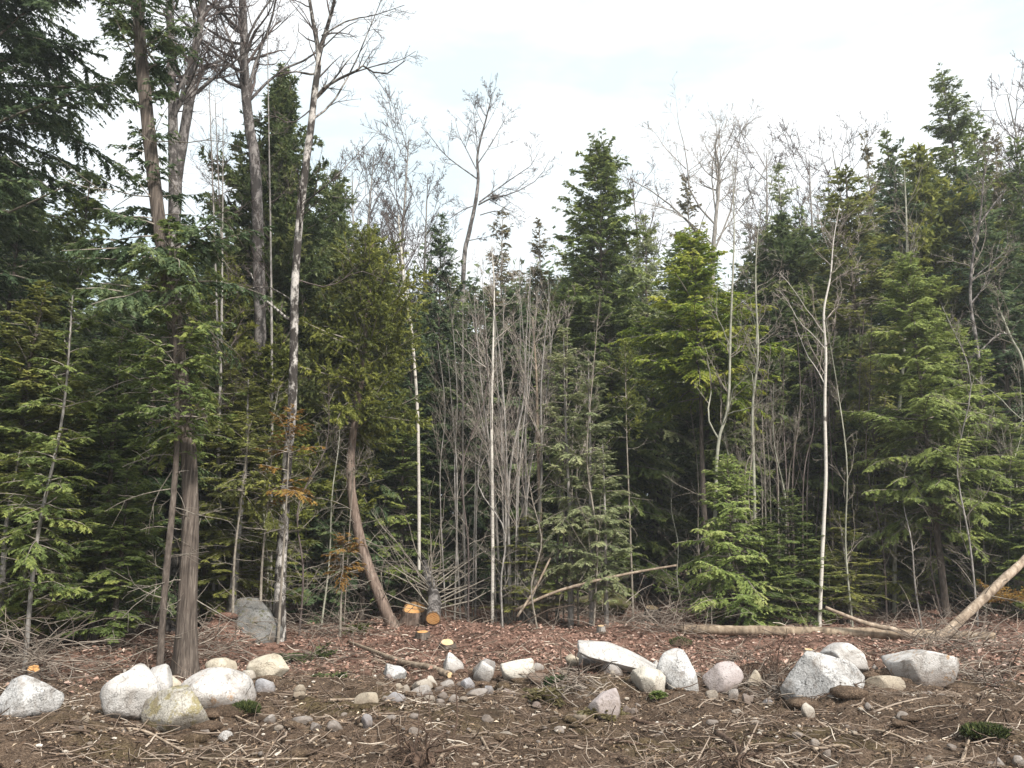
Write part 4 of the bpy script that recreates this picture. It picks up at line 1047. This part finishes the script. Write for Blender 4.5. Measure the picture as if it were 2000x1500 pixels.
STICKS = [([(201, 1459), (273, 1462), (346, 1467), (385, 1485), (472, 1490), (600, 1497)], .012, 'stick', 'longest curved stick along the bottom left'),
 ([(452, 1441), (459, 1468), (480, 1487)], .012, 'stick', 'short forked stick in front of the lichen boulder'), ([(408, 1390), (430, 1418), (458, 1431), (508, 1426)], .012, 'stick', 'curved twig trailing from the rust-stained boulder'),
 ([(750, 1490), (772, 1447), (787, 1444)], .014, 'stick', 'pale hooked root left of the dark root clump'), ([(852, 1502), (873, 1471), (903, 1465)], .016, 'stick', 'pale hooked root right of the dark root clump'),
 ([(940, 1446), (964, 1481)], .014, 'stick', 'straight pale stick right of the dark root clump'), ([(1210, 1393), (1275, 1405), (1345, 1418)], .024, 'stick_dark', 'thick dark stick in front of the tilted slab'),
 ([(645, 1373), (700, 1369), (730, 1367)], .016, 'stick', 'pale stick beside the lone tan rock'), ([(880, 1373), (920, 1368), (945, 1361)], .014, 'stick', 'grey stick in front of the flat white rock'),
 ([(1400, 1440), (1440, 1470), (1475, 1502)], .03, 'stick_dark', 'dark rotten stick at the bottom right of the middle'), ([(20, 1482), (45, 1466), (55, 1455)], .014, 'stick', 'short thick stick at the bottom left corner'),
 ([(1590, 1470), (1640, 1462), (1660, 1455)], .013, 'stick', 'pale stick among stones at the bottom right'), ([(1190, 1455), (1300, 1460), (1400, 1458)], .012, 'stick_dark', 'straight dark twig across the bottom middle'),
 ([(885, 1440), (893, 1400), (890, 1340)], .010, 'stick_dark', 'thin dark twig standing up in front of the middle stones'), ([(1098, 1300), (1095, 1270), (1103, 1262)], .014, 'stick_dark', 'dark upright stub left of the tilted slab'),
 ([(570, 1352), (610, 1342), (680, 1346)], .012, 'stick_dark', 'dark twig beside two tan stones'), ([(1870, 1430), (1900, 1450), (1925, 1462)], .012, 'stick', 'thin stick on the olive mound'),
 ([(660, 1240), (690, 1215), (700, 1198)], .014, 'stick', 'pale stick slanting up left of the curved trunk foot'), ([(1060, 1268), (1090, 1262), (1125, 1258)], .013, 'stick_dark', 'twig in the leaf litter left of the slab'),
 ([(1650, 1420), (1720, 1440), (1790, 1450)], .013, 'stick', 'long thin stick in front of the largest boulder')]
for q, (pix, r, m, lab) in enumerate(STICKS):
    up = lab.find('standing') >= 0 or lab.find('upright stub') >= 0 or lab.find('slanting up') >= 0
    if up:
        b0 = gp(*pix[0]); pole('stick', pix, (r, r * .8, r * .6), M[m], lab, 'stick', dep=[b0[1] + .05 * k for k in range(len(pix))], seed=200 + q, sides=6)
    else: pole('stick', pix, tuple(np.linspace(r, r * .6, len(pix))), M[m], lab, 'stick', seed=200 + q, sides=6, lifts=[r + .012] * len(pix))
# uprooted dark root clump at the bottom and root bank under the right boulders
def roots(px, py, w, n, label, seed, mat, L=.5, up=.3, core=True):
    b = gp(px, py); s = ppm(b); rng = np.random.default_rng(seed); root = empty('root_clump', b, label, 'roots')
    if core:
        V, T = rock_geo(rng, w * s * .8, w * s * .5, w * s * .6, 4, 6, .8, .16); V[:, 2] -= w * s * .16
        g = Geo(); g.add(V, None, T); put('stump_core', g.mesh('stump_core', M['stick_dark']), root)
    az = rng.uniform(0, 6.28, n); p = np.stack([np.cos(az) * w * s * .35, np.sin(az) * w * s * .25, rng.uniform(0, w * s * .5, n)], 1)
    D = np.stack([np.cos(az), np.sin(az) * .8, rng.uniform(-.1, up * 3.5, n)], 1) + rng.normal(0, .35, (n, 3))
    K = grow(rng, p, D, L * rng.uniform(.3, 1.2, n), 7, rng.uniform(-.3, .02, n), .3); KR = (rng.uniform(.004, .014, n))[:, None] * np.linspace(1, .35, 7)
    g = Geo(); tubes(g, K, KR, 5); K2 = kids(rng, K, KR, np.full(n, L), 3, .2, 1, (.2, .5), 50, -.05, .2, 5, .5, .003); tubes(g, K2[0], K2[1], 3)
    put('roots', g.mesh('roots', mat), root, kind='stuff')
roots(825, 1498, 66, 22, 'dark uprooted stump with curling roots at the bottom edge', 1, M['stick_dark'], .55, .5)
roots(1515, 1318, 60, 40, 'tangle of torn roots left of the largest boulder', 2, M['stick_dark'], .6, .5)
roots(1450, 1300, 40, 26, 'torn roots and soil behind the pinkish grey boulder', 3, M['brushwood'], .5, .5)
roots(1430, 1497, 50, 20, 'dark torn roots at the bottom edge right of the middle', 4, M['stick_dark'], .4, .3)
roots(1660, 1372, 40, 22, 'fine torn roots under the front of the largest boulder', 5, M['stick_dark'], .35, .0, False)

# ------------------------------------------------------------------ cut boughs and grass tufts
def bough(px, py, w, mat, label, seed, n=14, lift=.04, cat='bough', leaf=.06, lw=.022, name='cut_bough', up=.35):
    b = gp(px, py); s = ppm(b); rng = np.random.default_rng(seed); root = empty(name, b, label, cat)
    L = w * s * .55 * rng.uniform(.6, 1.1, n); az = rng.uniform(0, 6.28, n)
    D = np.stack([np.cos(az), np.sin(az), rng.uniform(.05, up, n)], 1)
    B = grow(rng, np.tile([[0, 0, lift]], (n, 1)), D, L, 6, -.06, .1)
    g = Geo(); tubes(g, B, (.008 * np.ones((n, 1))) * np.linspace(1, .4, 6), 3); put('branches', g.mesh('branches', M['bark_brown']), root)
    i = np.repeat(np.arange(n), 16); t = rng.uniform(.12, 1, len(i)); q, d = along(B, i, t)
    side = nrm(np.cross(d, [0, 0, 1.]) + 1e-6) * rng.choice([-1, 1], len(i))[:, None]
    T = grow(rng, q, d * .7 + side * .7 + rng.normal(0, .2, d.shape), .35 * L[i] * (1.1 - t), 4, -.06, .1)
    j = np.repeat(np.arange(len(i)), 12); u = rng.uniform(0, 1, len(j)); c, cd = along(T, j, u)
    sd = nrm(np.cross(cd, [0, 0, 1.]) + 1e-6) * rng.choice([-1, 1], len(j))[:, None]
    g = Geo(); leaves(g, c, cd * .8 + sd * .7 + rng.normal(0, .15, c.shape), np.array([0, 0, 1.]) + rng.normal(0, .4, c.shape), leaf * rng.uniform(.6, 1.2, len(j)), lw, np.clip(rng.normal(.45, .2, len(j)), 0, 1))
    put('sprays', g.mesh('sprays', M[mat], False), root, kind='stuff')
bough(610, 1288, 90, 'cedar_dark', 'green cut conifer bough lying right of the mottled tree foot', 1, 18)
bough(560, 1296, 60, 'hemlock_dark', 'dark cut bough at the foot of the mottled tree', 2)
bough(640, 1325, 70, 'cedar_dark', 'olive cut bough on the litter below the green one', 3, 12)
bough(1080, 1330, 40, 'hemlock_dark', 'small dark green bough left of the soil-smeared boulder', 4)
bough(1060, 1362, 90, 'cedar_brown', 'flattened olive bough in front of the big yellowish rock', 5, 14, up=.15)
bough(1280, 1362, 26, 'hemlock', 'tiny green sprig against the cream white boulder', 6, 8)
bough(1175, 1405, 90, 'cedar_brown', 'trampled olive sprays on the soil below the soil-smeared boulder', 7, 12, up=.12)
bough(1975, 1215, 130, 'cedar_orange', 'yellow orange drying bough at the right edge by the leaning log', 8, 20, .5, up=.8)
bough(1990, 1130, 110, 'hemlock_olive', 'olive bough behind the leaning log at the right edge', 9, 18, .9, up=.8)
bough(700, 1240, 60, 'moss', 'mossy low heap left of the curved trunk foot', 10, 18, up=.3)
for q, (x, y, yd, w, m, lab) in enumerate([(530, 860, 13.6, 90, 'cedar_orange', 'yellow orange dying spray hanging across the mottled trunk'), (490, 930, 13.8, 80, 'hemlock_olive', 'olive spray hanging left of the mottled trunk'), (440, 880, 13.5, 80, 'hemlock_olive', 'olive spray between the stringy-barked and mottled trunks'), (640, 1080, 15.5, 70, 'cedar_orange', 'rusty orange spray low right of the mottled tree'), (1205, 745, 18, 60, 'cedar', 'yellowish tuft at the tip of a thin sapling beside the dark hollow'), (1160, 940, 17.8, 80, 'hemlock_pale', 'pale layered spray at the left of the dark hollow')]):
    rng = np.random.default_rng(300 + q)
    b = at(x, y, yd); zb = float(gh(b[0], b[1]))
    root = bough(x, 1300, 10, m, lab, 300 + q) if False else None
    e = empty('young_conifer', (b[0] + .25, b[1] + .3, zb), lab, 'sapling')
    H = b[2] - zb
    parts = conifer(rng, H * 1.18, w * ppm(b), M[m], M['bark_dead'], base=.62, nb=26, leaf=.06, lw=.02, tden=10, dead=14, tr=(.028, .006), kind='cedar' if 'tuft' in lab else 'hemlock')
    for nm, me, kd in parts: put(nm, me, e, kind=kd)

def tuft(px, py, w, h, label, seed, n=1800):
    b = gp(px, py); s = ppm(b); rng = np.random.default_rng(seed)
    root = empty('grass_tuft', b, label, 'grass tuft')
    V, T = rock_geo(rng, w * s, w * s * .7, h * s * 1.2, 4, 3, .95, .10); V[:, 2] -= h * s * .3
    g = Geo(); g.add(V, None, T); put('sod', g.mesh('sod', M['stick_dark']), root)
    top = V[V[:, 2] > h * s * .15]; c = top[rng.integers(0, len(top), n)]
    D = np.array([0, 0, .8]) + rng.normal(0, .55, c.shape) + nrm(c) * .9
    g = Geo(); leaves(g, c, D, rng.normal(0, 1, c.shape), .05 * rng.uniform(.4, 1.2, n), .014, np.clip(rng.normal(.4, .22, n), 0, 1)); put('blades', g.mesh('blades', M['grass'], False), root, kind='stuff')
tuft(1922, 1404, 80, 20, 'dark green tuft on a torn sod on the mound at right', 1)
tuft(478, 1394, 50, 18, 'green tuft at the right foot of the rust-stained boulder', 2)
tuft(1330, 1262, 40, 16, 'small green tuft in front of the fallen log end', 3, 400)

# ------------------------------------------------------------------ ground litter (nobody could count it)
def scatter(rng, n, y0, y1, pw=1.):
    y = y0 + (y1 - y0) * rng.uniform(0, 1, n) ** pw
    x = rng.uniform(-1, 1, n) * (y * .70 + .6)
    return x, y
def slab_noise(x, y):
    return np.sin(x * 1.3 + 2.1 * np.sin(y * .9)) * .5 + np.sin(y * 1.7 + x * .6) * .5
rng = np.random.default_rng(400)
x, y = scatter(rng, 46000, 9.8, 21)
keep = rng.uniform(0, 1, len(x)) < np.clip((y - 9.4 + .9 * slab_noise(x, y)) / 2.6, .12, 1); x, y = x[keep], y[keep]
g = Geo(); c = np.stack([x, y, gh(x, y) + rng.uniform(.004, .03, len(x))], 1)
a = rng.uniform(0, 6.28, len(x)); leaves(g, c, np.stack([np.cos(a), np.sin(a), rng.normal(0, .35, len(x))], 1), np.array([0, 0, 1.]) + rng.normal(0, .45, c.shape), rng.uniform(.045, .10, len(x)), rng.uniform(.03, .06, len(x)), np.clip(rng.normal(.48, .24, len(x)), 0, 1), .12)
put('fallen_leaves', g.mesh('fallen_leaves', M['litter'], False), kind='stuff')
x, y = scatter(rng, 48000, 5.2, 12.5)
g = Geo(); c = np.stack([x, y, gh(x, y) + rng.uniform(-.005, .018, len(x))], 1)
a = rng.uniform(0, 6.28, len(x)); leaves(g, c, np.stack([np.cos(a), np.sin(a), rng.normal(0, .4, len(x))], 1), np.array([0, 0, 1.]) + rng.normal(0, .6, c.shape), rng.uniform(.02, .065, len(x)), rng.uniform(.010, .026, len(x)), np.clip(rng.normal(.42, .24, len(x)), 0, 1), .15)
put('wood_chips', g.mesh('wood_chips', M['chips'], False), kind='stuff')
def twig_mass(name, n, y0, y1, L, r, mat, seed, up=(0, .12), lift=(.005, .03), pw=1., trop=-.04, lab=None):
    rng = np.random.default_rng(seed); x, y = scatter(rng, n, y0, y1, pw)
    if name == 'brushwood': y = np.where((np.abs(1000 + F * x / y - 815) < 95) & (y < 19.5), y + 3.5, y)
    p = np.stack([x, y, gh(x, y) + rng.uniform(*lift, n)], 1); a = rng.uniform(0, 6.28, n)
    Q = grow(rng, p, np.stack([np.cos(a), np.sin(a), rng.uniform(*up, n)], 1), L * np.exp(rng.normal(0, .5, n)), 4, trop, .2)
    Q[..., 2] = np.maximum(Q[..., 2], gh(Q[..., 0], Q[..., 1]) + .003)
    g = Geo(); tubes(g, Q, (r * np.exp(rng.normal(0, .4, n)))[:, None] * np.linspace(1, .5, 4), 3, tint=np.clip(rng.normal(.52, .27, n), 0, 1))
    return put(name, g.mesh(name, mat), kind='stuff')
twig_mass('ground_twigs', 8500, 5.4, 13, .20, .0048, M['twigs'], 401)
twig_mass('ground_twigs', 2600, 12, 20, .32, .007, M['twigs'], 402)
twig_mass('brushwood', 1200, 16.8, 22, .7, .0058, M['brushwood'], 403, (.2, 1.5), (0, .05), trop=-.09)
def brush_heap(px, py, w, h, n, label, seed, L=.7):
    b = gp(px, py); s = ppm(b); rng = np.random.default_rng(seed)
    p = np.stack([rng.normal(0, w * s * .3, n), rng.normal(0, .35, n), np.abs(rng.normal(0, h * s * .4, n))], 1); a = rng.uniform(0, 6.28, n)
    Q = grow(rng, p, np.stack([np.cos(a), np.sin(a) * .6, rng.normal(.2, .35, n)], 1), L * rng.uniform(.4, 1.3, n), 6, rng.uniform(-.14, .06, n), .14)
    g = Geo(); tubes(g, Q, rng.uniform(.004, .010, n)[:, None] * np.linspace(1, .4, 6), 3, tint=np.clip(rng.normal(.6, .25, n), 0, 1))
    o = put('brush_heap', g.mesh('brush_heap', M['brushwood']), loc=b); tag(o, label, 'brush heap')
brush_heap(1300, 1232, 150, 60, 190, 'heap of cut grey twigs at the left end of the fallen log', 1)
brush_heap(1080, 1215, 150, 80, 170, 'tangle of thin sticks under the grey stem clump', 2, .9)
brush_heap(410, 1262, 120, 90, 150, 'brown tangle of twigs between the stringy-barked tree and the grey boulder', 3)
brush_heap(60, 1300, 220, 110, 190, 'brown dead brush at the left edge', 4, .9)
brush_heap(1880, 1268, 180, 50, 150, 'thin dead twigs around the leaning log foot', 5)
brush_heap(640, 1250, 150, 60, 130, 'dead sticks left of the curved trunk foot', 6)
rng = np.random.default_rng(410)
x, y = scatter(rng, 1300, 5.4, 11.5); g = Geo(); V, T = ICO[1]
sz = rng.uniform(.010, .024, len(x))
VV = V[None] * sz[:, None, None] * rng.uniform(.7, 1.3, (len(x), 1, 3)) * np.array([1.2, 1, .7]) + np.stack([x, y, gh(x, y) + sz * .3], 1)[:, None]
g.add(VV.reshape(-1, 3), None, (T[None] + (np.arange(len(x)) * len(V))[:, None, None]).reshape(-1, 3), tt=np.repeat(np.clip(rng.normal(.45, .3, len(x)), 0, 1), len(T)))
put('gravel', g.mesh('gravel', M['pebbles'], False), kind='stuff')

# clods of torn soil along the stone row and across the bare ground
rng = np.random.default_rng(420); V, T = ICO[2]; n = 520
x, y = scatter(rng, n, 6, 12.6, .8); sz = .02 + .055 * rng.uniform(0, 1, n) ** 3; g = Geo()
for q in range(n):
    W = V * (1 + .3 * vnoise(rng, V, 3.2)[:, None]) * sz[q] * np.array([1.3, 1, .75]) + np.array([x[q], y[q], float(gh(x[q], y[q])) + sz[q] * .1]); g.add(W, None, T)
for bx, by, W_, D_ in ROCKPOS:          # soil banked against the stones
    for q in range(11):
        a = rng.uniform(PI, 2 * PI) if q < 8 else rng.uniform(0, PI); k = (.03 + .05 * rng.uniform() ** 2) * min(1.6, .6 + W_)
        cx, cy = bx + math.cos(a) * W_ * .52, by + math.sin(a) * D_ * .52
        g.add(V * (1 + .3 * vnoise(rng, V, 3.2)[:, None]) * k * np.array([1.9, 1.3, .62]) + np.array([cx, cy, float(gh(cx, cy)) + k * .05]), None, T)
put('soil_clods', g.mesh('soil_clods', M['soil']), kind='stuff')
brush_heap(1500, 1345, 120, 30, 120, 'dark torn twigs and roots between the pinkish boulder and the largest one', 7, .4)
brush_heap(1120, 1350, 90, 30, 100, 'small twigs heaped left of the soil-smeared pinkish boulder', 8, .35)
brush_heap(1900, 1330, 150, 26, 110, 'fine twigs on the ground right of the sloping boulder', 9, .5)
brush_heap(640, 1290, 120, 24, 90, 'low slash of twigs around the cut boughs', 10, .5)

# thin haze volume, added to lift the dark tones and veil the far trees
bm = bmesh.new(); bmesh.ops.create_cube(bm, size=1.0)
for v in bm.verts: v.co = Vector((v.co.x * 1500, 475 + v.co.y * 1600, 15.5 + v.co.z * 35))
hm = bpy.data.meshes.new('haze'); bm.to_mesh(hm); bm.free()
hz = NT('shadow_lift_haze'); pv = hz.node('ShaderNodeVolumePrincipled', Density=HAZE, Anisotropy=.2); pv.inputs['Color'].default_value = (.92, .97, 1, 1)
hz.l.new(pv.outputs[0], hz.out.inputs['Volume']); hm.materials.append(hz.m)
put('haze', hm, kind='stuff')

print('TRIS', sum(len(m.loops) - 2 * len(m.polygons) for m in bpy.data.meshes))
